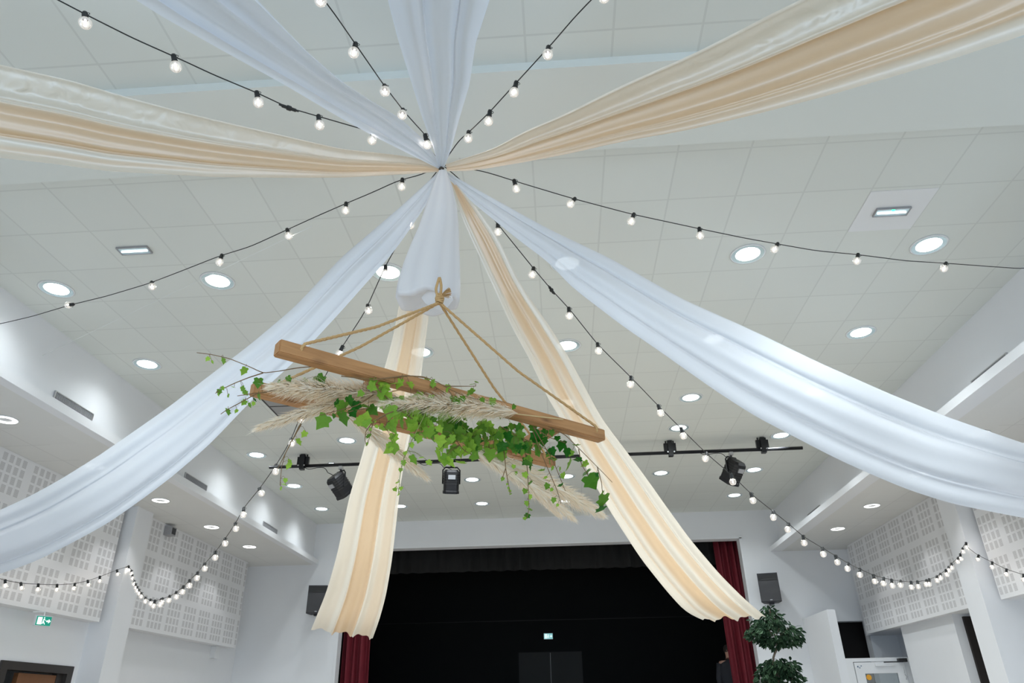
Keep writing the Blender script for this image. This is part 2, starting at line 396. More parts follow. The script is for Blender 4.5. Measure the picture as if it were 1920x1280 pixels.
# acoustic boards
def board(x0, x1, y0, y1, label, gap=0):
    bm = bmesh.new(); L = y1-y0; box(bm, 0, x1-x0, 0, L, 0, ZS-2.84-.002)
    o = obj('acoustic_board', bm, M['perf']); o.location = (x0, y0, 2.84); tag(o, label, 'wall panel', 'perforated acoustic boards')
board(XL+.002, -6.6, 11.10, YS-.5, 'white perforated acoustic board on the left wall between column and stage')
board(XL+.002, -6.6, 4.90, 10.47, 'white perforated acoustic board left of the left column, above the green exit sign')
board(5.88, 6.0, 11.05, YS-.4, 'white perforated acoustic board on the right wall above the white lobby')
board(5.88, 6.0, 4.90, 10.50, 'white perforated acoustic board right of the right column, cut by the frame edge')
# stage box
bm = bmesh.new()
SB = 23.0
box(bm, -7, 6.5, SB, SB+.2, SZ, 7.5); struct('wall_1', bm, M['black']).name = 'wall_stage_back'
bm = bmesh.new(); box(bm, -7.2, -7, YS+.25, SB+.2, SZ, 7.5); struct('wall_stage_left', bm, M['black'])
bm = bmesh.new(); box(bm, 6.5, 6.7, YS+.25, SB+.2, SZ, 7.5); struct('wall_stage_right', bm, M['black'])
bm = bmesh.new(); box(bm, -7.2, 6.7, YS+.25, SB+.2, 7.5, 7.7); struct('ceiling_stage', bm, M['black'])
bm = bmesh.new(); box(bm, -7.2, 6.7, YS+.25, SB+.2, SZ-.2, SZ); struct('floor_stage', bm, M['black'])
bm = bmesh.new(); box(bm, OX0, OX1, YS+.0, YS+.25, SZ-.04, SZ+.001); struct('trim_10', bm, M['black'])
bm = bmesh.new(); box(bm, -7, 6.5, YS+.251, YS+.26, OZ+.02, 7.5); struct('trim_11', bm, M['black'])
bm = bmesh.new(); box(bm, -7, 6.5, SB-.02, SB, 4.05, 4.07); struct('trim_12', bm, M['blackdoor'])
# opening reveal edge
bm = bmesh.new(); box(bm, OX0-.02, OX0+.03, YS-.012, YS+.25, SZ, OZ); box(bm, OX1-.03, OX1+.02, YS-.012, YS+.25, SZ, OZ); box(bm, OX0-.02, OX1+.02, YS-.012, YS+.25, OZ-.02, OZ+.03)
struct('trim_13', bm, M['wall'])
def curtain(name, x0, x1, y, z0, z1, m, label, cat, amp=.06, wl=.16, yr=0):
    bm = bmesh.new(); n = int((x1-x0)/wl*10)+2; nz = 14; rows = []
    for j in range(nz):
        z = z0+(z1-z0)*j/(nz-1); row = []
        for i in range(n):
            x = x0+(x1-x0)*i/(n-1)
            row.append(bm.verts.new((x+.01*math.sin(j*.7+i), y+amp*math.sin(2*math.pi*(x-x0)/wl+.5*math.sin(x*7)+.1*j)+.02*math.sin(x*23+j*.3), z)))
        rows.append(row)
    for a, b in zip(rows, rows[1:]):
        for i in range(n-1): bm.faces.new((a[i], a[i+1], b[i+1], b[i]))
    o = obj(name, bm, m, smooth=True)
    md = o.modifiers.new('thickness', 'SOLIDIFY'); md.thickness = .006
    return tag(o, label, cat)
curtain('stage_curtain', -4.66, -4.06, YS+.42, SZ+.01, 4.98, M['red'], 'dark red velvet stage curtain bunched at the left side of the stage', 'curtain')
curtain('stage_curtain', 3.36, 3.96, YS+.42, SZ+.01, 4.98, M['red'], 'dark red velvet stage curtain bunched at the right side of the stage', 'curtain')
curtain('stage_pelmet', -4.7, 3.9, YS+.8, 4.42, 7.49, M['velvet_black'], 'black pleated pelmet across the top of the stage', 'curtain', .05, .3)
# stage back doors and exit sign
t = thing('stage_door', 'dark grey double door in the black wall at the back of the stage', 'door', (-.4, SB, SZ))
for s in (-1, 1):
    bm = bmesh.new(); box(bm, -.93*(s < 0)+.005*(s > 0), .93*(s > 0)-.005*(s < 0), -.05, -.002, 0.005, 2.12)
    obj('door_leaf', bm, M['blackdoor'], t)
bm = bmesh.new(); box(bm, -.006, .012, -.056, -.05, 0.01, 2.1); obj('closing_strip', bm, M['greyplastic'], t)

def exit_sign(loc, rotz, wd, ht, main, label, arm=False):
    t = thing('exit_sign', label, 'sign', loc, (0, 0, rotz))
    bm = bmesh.new(); box(bm, -wd/2, wd/2, -.02, .02, 0, ht); obj('sign_box', bm, M['whiteplastic'], t)
    bm = bmesh.new(); box(bm, -wd*.47, wd*.47, -.024, -.0205, ht*.06, ht*.94); box(bm, -wd*.47, wd*.47, .0205, .024, ht*.06, ht*.94); obj('green_face', bm, main, t)
    bm = bmesh.new()
    for y in (-.0255,):
        def q(pts):
            k = [bm.verts.new((a*wd, y, b*ht)) for a, b in pts]; bm.faces.new(k)
        q([(-.40,.15),(-.12,.15),(-.12,.85),(-.40,.85)])                        # doorway
        q([(.16,.42),(.30,.42),(.30,.28),(.44,.5),(.30,.72),(.30,.58),(.16,.58)]) # arrow
        q([(-.07,.52),(.03,.60),(.05,.70),(-.03,.70)]); q([(-.03,.74),(.03,.74),(.03,.86),(-.03,.86)])   # head and torso
        q([(-.05,.52),(.0,.52),(.06,.34),(.12,.2),(.08,.16),(.0,.32)]); q([(-.05,.52),(-.08,.34),(-.10,.2),(-.05,.2),(-.02,.34),(.0,.5)])
        q([(.03,.66),(.12,.56),(.10,.52),(.02,.6)])
    obj('running_figure_symbol', bm, M['exitwhite'], t)
    if arm:
        bm = bmesh.new(); tube(bm, [(0, 0, ht), (0, 0, ht+.05), (-.07, .14, ht+.05)], .008); obj('bracket', bm, M['whiteplastic'], t)
p = aty(1028, 1192, SB-.05); exit_sign((p.x, SB-.03, p.z-.09), 0, .27, .17, M['greenpale'], 'small pale green exit sign above the grey double door on stage')
p = atx(80, 1164, -6.45); exit_sign((-6.45, p.y, p.z-.06), R(62), .19, .12, M['green'], 'green exit sign with running figure on the left wall under the board', True)

# ------------------------------------------------------------------ left door
def tagstruct(n, bm, m): return struct(n, bm, m)
bm = bmesh.new(); f = .12
box(bm, XL-.12, XL+.03, DL1-f, DL1, 0, DLZ); box(bm, XL-.12, XL+.03, DL0, DL0+f, 0, DLZ); box(bm, XL-.12, XL+.03, DL0+f, DL1-f, DLZ-f*.8, DLZ)
d1 = struct('door_1', bm, M['frame_dark'])
bm = bmesh.new(); box(bm, XL-.09, XL-.04, DL1-f-.78, DL1-f-.12, 0.01, DLZ-f); obj('door_leaf', bm, M['doorwood'], d1)
bm = bmesh.new(); box(bm, XL-.10, XL-.03, DL1-f-.12, DL1-f, 0.0, DLZ-f*.8); obj('door_stile', bm, M['frame_dark'], d1)
bm = bmesh.new(); box(bm, XL-.09, XL-.03, DL1-f-.88, DL1-f-.79, 0.01, DLZ-f); obj('door_edge', bm, M['doorwood'], d1)
# corridor behind the left door
bm = bmesh.new(); box(bm, XL-1.4, XL-1.3, 8, 11, 0, 2.8); box(bm, XL-1.3, XL-.2, 8, 8.1, 0, 2.8); box(bm, XL-1.3, XL-.2, 10.9, 11, 0, 2.8); struct('wall_corridor', bm, M['wall'])
bm = bmesh.new(); box(bm, XL-1.4, XL-.2, 8, 11, -.1, 0); struct('floor_corridor', bm, M['floor'])
bm = bmesh.new(); box(bm, XL-1.4, XL-.2, 8, 11, 2.8, 2.9); struct('ceiling_corridor', bm, M['paint'])

# ------------------------------------------------------------------ right lobby: partition, glazed door, dark openings
YP = 14.2
bm = bmesh.new(); box(bm, 4.83, 4.98, YP, YS, 0, 3.18); struct('wall_lobby', bm, M['wall'])
t = struct('door_2', (lambda b: (box(b, 4.98, 5.10, YP, YP+.08, 0, 2.36), box(b, 5.98, 6.10, YP, YP+.08, 0, 2.36), box(b, 5.10, 5.98, YP, YP+.08, 2.30, 2.36), b)[-1])(bmesh.new()), M['whiteplastic'])
bm = bmesh.new()
box(bm, 5.11, 5.26, YP-.02, YP+.04, 0.01, 2.29); box(bm, 5.82, 5.97, YP-.02, YP+.04, 0.01, 2.29); box(bm, 5.26, 5.82, YP-.02, YP+.04, 2.11, 2.29); box(bm, 5.26, 5.82, YP-.02, YP+.04, 0.01, .3)
lf = obj('door_leaf', bm, M['whiteplastic'], t)
bm = bmesh.new(); box(bm, 5.26, 5.82, YP+.005, YP+.015, .3, 2.11); obj('glass_pane', bm, M['glass'], lf)
bm = bmesh.new(); lathe(bm, [(0, 0), (.045, 0), (.045, .004), (0, .004)], 20, Matrix.Translation((5.32, YP+.004, 2.05)) @ Matrix.Rotation(R(90), 4, 'X')); s = obj('round_sticker', bm, M['orange'], lf); s['label'] = 'round orange sticker'
bm = bmesh.new(); box(bm, 5.45, 5.78, YP-.07, YP-.02, 2.225, 2.265); obj('door_closer', bm, M['whiteplastic'], lf)
bm = bmesh.new(); box(bm, 5.60, 5.93, YP-.095, YP-.075, 2.275, 2.29); box(bm, 5.86, 6.0, YP-.10, YP-.01, 2.28, 2.34); s = obj('closer_arm', bm, M['metal_black'], lf); s['label'] = 'dark closer arm'
bm = bmesh.new(); box(bm, 5.15, 5.17, YP-.024, YP-.0205, 2.21, 2.235); box(bm, 5.18, 5.20, YP-.024, YP-.0205, 2.195, 2.21); box(bm, 5.21, 5.23, YP-.024, YP-.0205, 2.225, 2.24); obj('printed_mark', bm, M['ink'], lf)
bm = bmesh.new(); tube(bm, [(5.93, YP-.025, 2.2), (5.935, YP-.04, 2.15), (5.93, YP-.03, 2.1)], .006); tube(bm, [(5.93, YP-.025, 2.09), (5.95, YP-.04, 2.05), (5.935, YP-.03, 2.0)], .008); obj('hinge', bm, M['steel'], lf)
bm = bmesh.new(); box(bm, 5.3, 5.44, YP+.3, YP+.32, 1.2, 1.96); box(bm, 5.3, 5.7, YP+.3, YP+.32, 2.0, 2.2)
o = obj('notice_board', bm, M['greyplastic']); o.location = (0, .3, -.1); tag(o, 'grey notice board seen through the glass of the white lobby door', 'board')
o.hide_render = False
bpy.data.objects.remove(o)
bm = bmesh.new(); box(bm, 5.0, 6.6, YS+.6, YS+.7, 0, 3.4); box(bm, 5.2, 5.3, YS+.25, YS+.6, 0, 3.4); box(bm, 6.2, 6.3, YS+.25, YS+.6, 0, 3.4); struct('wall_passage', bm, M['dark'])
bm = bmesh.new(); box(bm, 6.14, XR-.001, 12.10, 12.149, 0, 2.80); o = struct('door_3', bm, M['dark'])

# small wall devices
t = thing('wall_loudspeaker', 'small grey box speaker at the top of the left acoustic board', 'speaker', (-6.6, 11.75, 4.40))
bm = bmesh.new(); box(bm, .001, .13, -.08, .08, -.07, .07); o = obj('housing', bm, M['greyplastic'], t)
bm = bmesh.new(); box(bm, .131, .136, -.06, .06, -.05, .05); obj('front_grille', bm, M['grille'], t)
bm = bmesh.new(); box(bm, XL+.001, XL+.09, 14.55, 14.78, 2.62, 2.835); o = obj('junction_box', bm, M['whiteplastic']); tag(o, 'white junction box under the far end of the left acoustic board', 'box')

# ventilation grilles in the recess walls
def grille(x, s, y0, y1, z, label):
    t = thing('ventilation_grille', label, 'vent', (x, (y0+y1)/2, z), group='slot grilles above the soffit ledges'); L = (y1-y0)/2
    bm = bmesh.new(); a, b = sorted((s*.001, s*.02))
    box(bm, a, b, -L, L, .05, .06); box(bm, a, b, -L, L, -.06, -.05); box(bm, a, b, -L, -L+.015, -.05, .05); box(bm, a, b, L-.015, L, -.05, .05); obj('frame', bm, M['steel'], t)
    bm = bmesh.new(); n = 34
    for i in range(n):
        y = -L+.02+(2*L-.04)*i/(n-1); box(bm, a, b*.8 if s > 0 else b, y-.004, y+.004, -.05, .05)
    obj('slats', bm, M['greyplastic'], t)
for y0, lb in ((6.75, 'slot grille above the left ledge, nearest of the three'), (9.73, 'slot grille above the left ledge, middle of the three'), (12.74, 'slot grille above the left ledge, nearest the stage')):
    grille(RL, 1, y0, y0+.7, 4.71, lb)
for y0, lb in ((6.86, 'slot grille above the right ledge, near the right frame edge'), (12.94, 'slot grille above the right ledge, nearest the stage')):
    grille(RR, -1, y0, y0+.72, 4.73, lb)

# ------------------------------------------------------------------ downlights
def spot(name, loc, power, ang, col, blend=.35, rad=.09, parent=None):
    l = bpy.data.lights.new(name, 'SPOT'); l.energy = power; l.spot_size = R(ang); l.spot_blend = blend; l.shadow_soft_size = rad; l.color = col
    o = bpy.data.objects.new(name, l); C.objects.link(o); o.location = loc
    if parent: o.parent = parent
    return o
def make_downlight(rad, glow, ring=False):
    t = thing('ceiling_downlight', '', 'ceiling light')
    bm = bmesh.new(); lathe(bm, [(rad, -.001), (rad*1.09, -.001), (rad*1.1, -.008), (rad, -.010), (rad, -.001)], 32); obj('trim_ring', bm, M['whiteplastic'], t, True)
    if not ring:
        bm = bmesh.new(); lathe(bm, [(rad, -.009), (rad*.8, -.0045), (rad*.66, -.003)], 32); obj('reflector', bm, M['reflector'], t, True)
        bm = bmesh.new(); lathe(bm, [(0, -.004), (rad*.86, -.004), (rad*.86, -.0025), (0, -.0025)], 32); obj('diffuser', bm, glow, t)
    else:
        bm = bmesh.new(); lathe(bm, [(rad*.62, -.012), (rad*.97, -.012), (rad*.97, -.003), (rad*.62, -.003), (rad*.62, -.012)], 32); obj('glowing_ring', bm, glow, t)
        bm = bmesh.new(); lathe(bm, [(0, -.006), (rad*.6, -.006), (rad*.6, -.003), (0, -.003)], 32); obj('diffuser', bm, M['whiteplastic'], t)
    return t
dl = make_downlight(.15, M['lampglow']); sl = make_downlight(.12, M['lampglow2'], True)
GX = [-4.86, -3.22, -1.53, .2, 1.9, 3.56]
rows = {5.73: GX, 7.46: [-4.86, -1.53, .2, 1.9, 3.56], 9.2: [-1.53, .2, 1.9, 3.56], 10.38: [-3.22, -1.53, 1.9], 10.9: [-4.86, 3.56],
        12.7: [-4.86, -1.53, .2, 1.9, 3.56], 14.4: [-4.86, -3.22, -1.53, .2, 3.56], .5: GX, -1.6: GX, -3.7: GX, -5.8: GX}
ordn = ['first', 'second', 'third', 'fourth', 'fifth', 'sixth']
names = {5.73: 'nearest row past the dropped beam', 7.46: 'second row past the dropped beam', 9.2: 'row just in front of the light bar', 10.38: 'row level with the light bar', 10.9: 'row behind the light bar ends',
         12.7: 'row behind the light bar', 14.4: 'last row before the stage wall'}
first = True
for y, xs in rows.items():
    for i, x in enumerate(xs):
        if y < 5:
            if y in (-1.6, -5.8, .5, -3.7, 2.3):
                spot('downlight_beam', (x, y, ZC-.03), SPOT_W*.5, 144, LAMP, 1.0)
            continue
        o = dl if first else copy_tree(dl); first = False
        o.location = (x, y, ZC); o['label'] = 'round ceiling downlight, %s from the left, %s' % (ordn[i], names[y]); o['group'] = 'round downlights in the tiled ceiling'
        spot('downlight_beam', (x, y, ZC-.03), SPOT_W*(.42 if x < -4 else 1.12), 144, LAMP, 1.0)
first = True
for sx, side, ys in ((-5.95, 'left', (6.9, 8.58, 10.26, 12.0, 13.66)), (5.15, 'right', (6.9, 8.58, 10.26, 12.0, 13.66))):
    for i, y in enumerate(ys):
        o = sl if first else copy_tree(sl); first = False
        o.location = (sx, y, ZS); o['group'] = 'ring downlights under the soffits'
        o['label'] = 'glowing ring downlight under the %s soffit, %s towards the stage' % (side, ordn[i])
        spot('downlight_beam', (sx, y, ZS-.03), SPOT_SOFFIT_W, 100, (.95, .97, 1), .3)
    for y in (5.1, 2.5, 0, -3, -6): spot('downlight_beam', (sx, y, ZS-.03), SPOT_SOFFIT_W, 100, (.95, .97, 1), .3)

# emergency lights in the ceiling
def emergency(x, y, label, tile=False, led=True):
    t = thing('emergency_light', label, 'emergency light', (x, y, ZC))
    bm = bmesh.new()
    for a in ((-.145, .145, -.055, -.047), (-.145, .145, .047, .055), (-.145, -.137, -.047, .047), (.137, .145, -.047, .047)): box(bm, *a, -.02, -.0005)
    obj('frame', bm, M['greyplastic'], t)
    bm = bmesh.new(); box(bm, -.137, .137, -.047, .047, -.012, -.0005); obj('diffuser', bm, M['reflector'], t)
    bm = bmesh.new(); tube(bm, [(-.12, .005, -.016), (.12, .005, -.016)], .009, 8); obj('lamp_tube', bm, M['tube'], t)
    if led: bm = bmesh.new(); lathe(bm, [(0, -.022), (.014, -.020), (.014, -.012), (0, -.012)], 10, Matrix.Translation((0, -.032, 0))); obj('indicator', bm, M['greenled'], t)
    if tile:
        bm = bmesh.new(); box(bm, -.275, .275, -.28, .28, -.004, -.0004); obj('ceiling_plate', bm, M['whiteplastic'], t)
        for c in t.children:
            if c.name.split('.')[0] != 'ceiling_plate': c.location.z = -.004
emergency(-3.74, 5.15, 'flat rectangular emergency light in the left part of the ceiling', led=False)
emergency(3.0, 5.17, 'rectangular emergency light with green indicator in a plain white tile', True)
p = atz(621, 869, ZC-.02); emergency(p.x, p.y, 'tiny emergency light with green indicator above the light bar')
for o_ in C.objects:
    if o_.get('label', '').startswith('tiny emergency'): o_.scale = (.35, .35, .6)
# extract hatch
t = thing('ceiling_vent', 'grey square extract vent in the ceiling behind the hanging frame', 'vent', (-3.62, 8.98, ZC))
bm = bmesh.new()
for a in ((-.29, .29, -.42, -.40), (-.29, .29, .26, .28), (-.29, -.27, -.40, .26), (.27, .29, -.40, .26)): box(bm, *a, -.012, -.0005)
obj('frame', bm, M['frame_dark'], t)
bm = bmesh.new(); box(bm, -.27, .27, -.40, -.09, -.008, -.0005); box(bm, -.27, .27, -.07, .26, -.008, -.0005); obj('louvre_panel', bm, mat('vent_grey', (.33, .33, .33), .6), t)
bm = bmesh.new(); box(bm, -.27, .27, -.09, -.07, -.012, -.0005); obj('mullion', bm, M['frame_dark'], t)

# ------------------------------------------------------------------ light bar with theatre lanterns
t = thing('lighting_bar', 'long black lighting bar hung under the ceiling in front of the stage', 'lighting bar', (-.385, 10.96, 5.2))
bm = bmesh.new(); tube(bm, [(-4.255, 0, 0), (4.255, 0, 0)], .027, 12); obj('bar', bm, M['metal_black'], t, True)
for px in (568, 1257, 1431):
    x = atz(px, 875 if px < 600 else (850 if px < 1300 else 843), 5.2).x + .385
    bm = bmesh.new(); box(bm, x-.035, x+.035, -.04, .04, -.06, .19); box(bm, x-.095, x+.095, .0, .05, .02, .16)
    tube(bm, [(x+.06, .02, .16), (x+.06, .02, .199)], .012); tube(bm, [(x-.06, .02, .16), (x-.06, .02, .199)], .012)
    b = obj('hanger', bm, M['metal_black'], t)
    for dx in (-.05, .05):
        bm = bmesh.new(); tube(bm, [(x+dx, -.045, .0), (x+dx, -.06, .0)], .012, 8); obj('bolt', bm, M['steel'], b)
def lantern(px, py, rz, tilt, label):
    x = px; t = thing('stage_lantern', label, 'spotlight', (x, 10.96, 5.2), (0, 0, 0), 'theatre lanterns on the light bar')
    bm = bmesh.new(); box(bm, -.025, .025, -.045, .045, -.075, -.03); s = obj('hook_clamp', bm, M['steel'], t); t.scale = (1.12,)*3
    rot = Matrix.Rotation(rz, 4, 'Z')
    bm = bmesh.new(); wv = .12
    pts = [rot @ Vector(p) for p in ((-wv, 0, -.34), (-wv, 0, -.14), (-wv*.7, 0, -.10), (wv*.7, 0, -.10), (wv, 0, -.14), (wv, 0, -.34))]
    tube(bm, pts, .011, 6); tube(bm, [(0, 0, -.10), (0, 0, -.07)], .012, 8); obj('yoke', bm, M['metal_black'], t)
    mm = Matrix.Translation((0, 0, -.29)) @ rot @ Matrix.Rotation(tilt, 4, 'X')
    # body axis along local -Z after tilt; octagonal section
    def octa(bm, prof):
        rings = []
        for (hw, hh, z) in prof:
            c = .32
            ring = [(-hw, -hh*(1-c)), (-hw*(1-c), -hh), (hw*(1-c), -hh), (hw, -hh*(1-c)), (hw, hh*(1-c)), (hw*(1-c), hh), (-hw*(1-c), hh), (-hw, hh*(1-c))]
            rings.append([bm.verts.new(mm @ Vector((a, b, z))) for a, b in ring])
        for a, b in zip(rings, rings[1:]):
            for k in range(8): bm.faces.new((a[k], a[(k+1) % 8], b[(k+1) % 8], b[k]))
        bm.faces.new(rings[0][::-1]); bm.faces.new(rings[-1])
    bm = bmesh.new(); octa(bm, [(.085, .09, .15), (.105, .115, .12), (.105, .115, -.14), (.112, .122, -.145), (.112, .122, -.18)])
    b = obj('body', bm, M['metal_black'], t)
    bm = bmesh.new()
    for i in range(5):
        z = .10-.035*i; octa(bm, [(.109, .119, z), (.109, .119, z-.012)])
    obj('cooling_ribs', bm, M['plastic_black'], b)
    bm = bmesh.new(); octa(bm, [(.088, .096, -.1805), (.088, .096, -.184)]); obj('lens', bm, mat('dark_lens', (.02, .02, .025), .2), b)
    bm = bmesh.new(); obox(bm, mm @ Vector((0, -.125, .05)), (mm.to_3x3() @ Vector((.05, 0, 0))), (mm.to_3x3() @ Vector((0, .008, 0))), (mm.to_3x3() @ Vector((0, 0, .03)))); obj('name_plate', bm, M['steel'], b)
    bm = bmesh.new(); q = mm @ Vector((0, 0, .15))
    tube(bm, smooth_poly([tuple(q), (q.x-.09, q.y, q.z+.05), (q.x-.12, 0, -.12), (q.x-.16, 0, -.03), (q.x-.3, 0, -.03), (q.x-.42, 0, -.06), (q.x-.5, 0, 0)], 18), .005, 5); obj('power_cable', bm, M['cable'], t)
lantern(atz(641, 872, 5.2).x, 0, R(-40), R(45), 'black theatre lantern at the left of the bar, beside the left cream drape')
lantern(atz(849, 868, 5.2).x, 0, R(12), R(18), 'black theatre lantern at the middle of the bar, below the ivy')
lantern(atz(1368, 846, 5.2).x, 0, R(35), R(40), 'black theatre lantern near the right end of the bar')

# ------------------------------------------------------------------ wall speakers
def pa_speaker(x, z, rz, label):
    t = thing('loudspeaker', label, 'speaker', (x, YS-.32, z), (0, 0, rz), 'black loudspeakers beside the stage')
    bm = bmesh.new(); W, H, D = .195, .275, .15
    pr = [(-W, -D), (W, -D), (W*.7, D), (-W*.7, D)]
    lo = [bm.verts.new((a, b, -H)) for a, b in pr]; hi = [bm.verts.new((a, b, H)) for a, b in pr]
    bm.faces.new(lo[::-1]); bm.faces.new(hi)
    for k in range(4): bm.faces.new((lo[k], lo[(k+1) % 4], hi[(k+1) % 4], hi[k]))
    obj('cabinet', bm, M['speaker_cab'], t)
    bm = bmesh.new(); box(bm, -W+.012, W-.012, -D-.012, -D-.001, -H+.012, H-.15); obj('grille', bm, M['grille'], t)
    bm = bmesh.new()
    v = [(-W+.02, H-.02), (W-.02, H-.02), (W-.02, H-.135), (-W+.02, H-.135)]; vi = [(-.07, H-.055), (.07, H-.055), (.07, H-.105), (-.07, H-.105)]
    a = [bm.verts.new((p, -D-.006, q)) for p, q in v]; b = [bm.verts.new((p, -D-.0015, q)) for p, q in vi]
    for k in range(4): bm.faces.new((a[k], a[(k+1) % 4], b[(k+1) % 4], b[k]))
    bm.faces.new(b); obj('horn', bm, M['plastic_black'], t)
    bm = bmesh.new(); box(bm, -.022, .022, -D-.016, -D-.0125, -H+.03, -H+.045); obj('badge', bm, M['steel'], t)
    bm = bmesh.new(); box(bm, -.05, .05, -.05, .05, -H-.035, -H); box(bm, -.03, .03, .0, .319, -H-.03, -H-.01); obj('wall_bracket', bm, M['metal_black'], t)
pa_speaker(4.19, 3.74, R(-13), 'black loudspeaker on the wall right of the stage, above the ficus tree')
pa_speaker(-5.06, 3.74, R(10), 'black loudspeaker left of the stage, half hidden by the cream drape')

# ------------------------------------------------------------------ person behind the right curtain
def person():
    t = thing('person', 'person in dark jacket with white piping peering out beside the right stage curtain', 'person', (3.52, 17.0, SZ))
    me = bpy.data.meshes.new('body'); bm = bmesh.new(); lay = bm.verts.layers.skin.verify()
    J = {}
    def v(n, p, r): J[n] = (bm.verts.new(p), r)
    v('pel', (0, 0, .95), .15); v('wa', (0, 0, 1.12), .14); v('ch', (0, 0, 1.33), .17); v('nk', (0, 0, 1.47), .062); v('nk2', (.01, -.02, 1.53), .06)
    v('hd', (.02, -.03, 1.60), .083); v('hd2', (.02, -.03, 1.69), .085)
    for s, n in ((-1, 'l'), (1, 'r')):
        v('sh'+n, (s*.17, 0, 1.40), .075); v('el'+n, (s*.24, .02, 1.12), .05); v('wr'+n, (s*.23, -.07, .88), .034); v('ha'+n, (s*.22, -.09, .80), .03)
        v('hp'+n, (s*.09, 0, .86), .10); v('kn'+n, (s*.10, -.02, .48), .065); v('an'+n, (s*.10, .02, .09), .045); v('to'+n, (s*.11, -.14, .04), .035)
        for k in range(4): v('f%d' % k+n, (s*(.20+.018*k), -.10, .71-.008*abs(k-1.5)), .009)
        v('th'+n, (s*.19, -.13, .78), .010)
    E = [('pel','wa'),('wa','ch'),('ch','nk'),('nk','nk2'),('nk2','hd'),('hd','hd2')]
    for n in 'lr':
        E += [('ch','sh'+n),('sh'+n,'el'+n),('el'+n,'wr'+n),('wr'+n,'ha'+n),('pel','hp'+n),('hp'+n,'kn'+n),('kn'+n,'an'+n),('an'+n,'to'+n),('ha'+n,'th'+n)]+[('ha'+n,'f%d' % k+n) for k in range(4)]
    for a, b in E: bm.edges.new((J[a][0], J[b][0]))
    bm.verts.index_update()
    for n, (vv, r) in J.items(): vv[lay].radius = (r, r*(.8 if n in ('ch', 'wa', 'pel') else 1)); vv[lay].use_root = (n == 'pel')
    bm.to_mesh(me); bm.free(); me.materials.append(M['skin'])
    o = bpy.data.objects.new('body', me); C.objects.link(o); o.parent = t
    o.modifiers.new('skin', 'SKIN'); s = o.modifiers.new('sub', 'SUBSURF'); s.levels = 1; s.render_levels = 2
    bm = bmesh.new(); lathe(bm, [(.0, .115), (.06, .105), (.095, .06), (.10, .0), (.092, -.04)], 16, Matrix.Translation((.02, -.01, 1.67))); obj('hair', bm, M['hair'], t, True)
    bm = bmesh.new(); lathe(bm, [(0, -.02), (.012, -.01), (.014, .0), (.008, .03), (0, .04)], 8, Matrix.Translation((.02, -.122, 1.63)))
    for s in (-1, 1): bmesh.ops.create_uvsphere(bm, u_segments=8, v_segments=6, radius=.012, matrix=Matrix.Translation((.02+s*.032, -.108, 1.66)))
    obj('face_features', bm, M['skin'], t, True)
    bm = bmesh.new(); lathe(bm, [(.07, 1.49), (.12, 1.46), (.20, 1.40), (.22, 1.28), (.20, 1.1), (.19, .88), (.17, .87)], 20, Matrix.Scale(.75, 4, (0, 1, 0)))
    for s in (-1, 1): tube(bm, [(s*.17, 0, 1.41), (s*.24, .02, 1.12), (s*.23, -.07, .89)], [.095, .07, .055], 10)
    obj('jacket', bm, M['jacket'], t, True)
    bm = bmesh.new(); tube(bm, [(.07, -.09, 1.49), (.07, -.155, 1.40), (.06, -.175, 1.25), (.05, -.16, .90)], .012, 6); obj('white_stripe', bm, M['stripe'], t)
    bm = bmesh.new()
    for s in (-1, 1): tube(bm, [(s*.08, 0, .92), (s*.10, -.01, .48), (s*.10, .02, .08)], [.13, .09, .075], 10)
    obj('trousers', bm, M['jacket'], t, True)
    t.rotation_euler = (0, 0, R(-10))
person()

# ------------------------------------------------------------------ ficus tree
def add_leaf_oval(bm, lay, p, d, n, L, Wd, tone):
    d = d.normalized(); s = d.cross(n).normalized()
    pr = [(0, 0), (.25, .42), (.55, .5), (.8, .28), (1, 0)]
    lft = [bm.verts.new(p+d*L*a+s*Wd*b+n*L*(-.10*a*a+.05*(b > 0))) for a, b in pr]; rg = [lft[0]]+[bm.verts.new(p+d*L*a-s*Wd*b+n*L*(-.10*a*a+.05*(b > 0))) for a, b in pr[1:-1]]+[lft[-1]]
    mid = [lft[0]]+[bm.verts.new(p+d*L*a-n*L*.10*a*a) for a, b in pr[1:-1]]+[lft[-1]]
    fs = []
    for i in range(4):
        for A in (lft, rg):
            q = []; 
            for vv in (A[i], A[i+1], mid[i+1], mid[i]):
                if vv not in q: q.append(vv)
            if len(q) > 2: fs.append(bm.faces.new(q))
    for vv in set(lft+rg+mid): vv[lay] = Vector((tone, 0, 0))
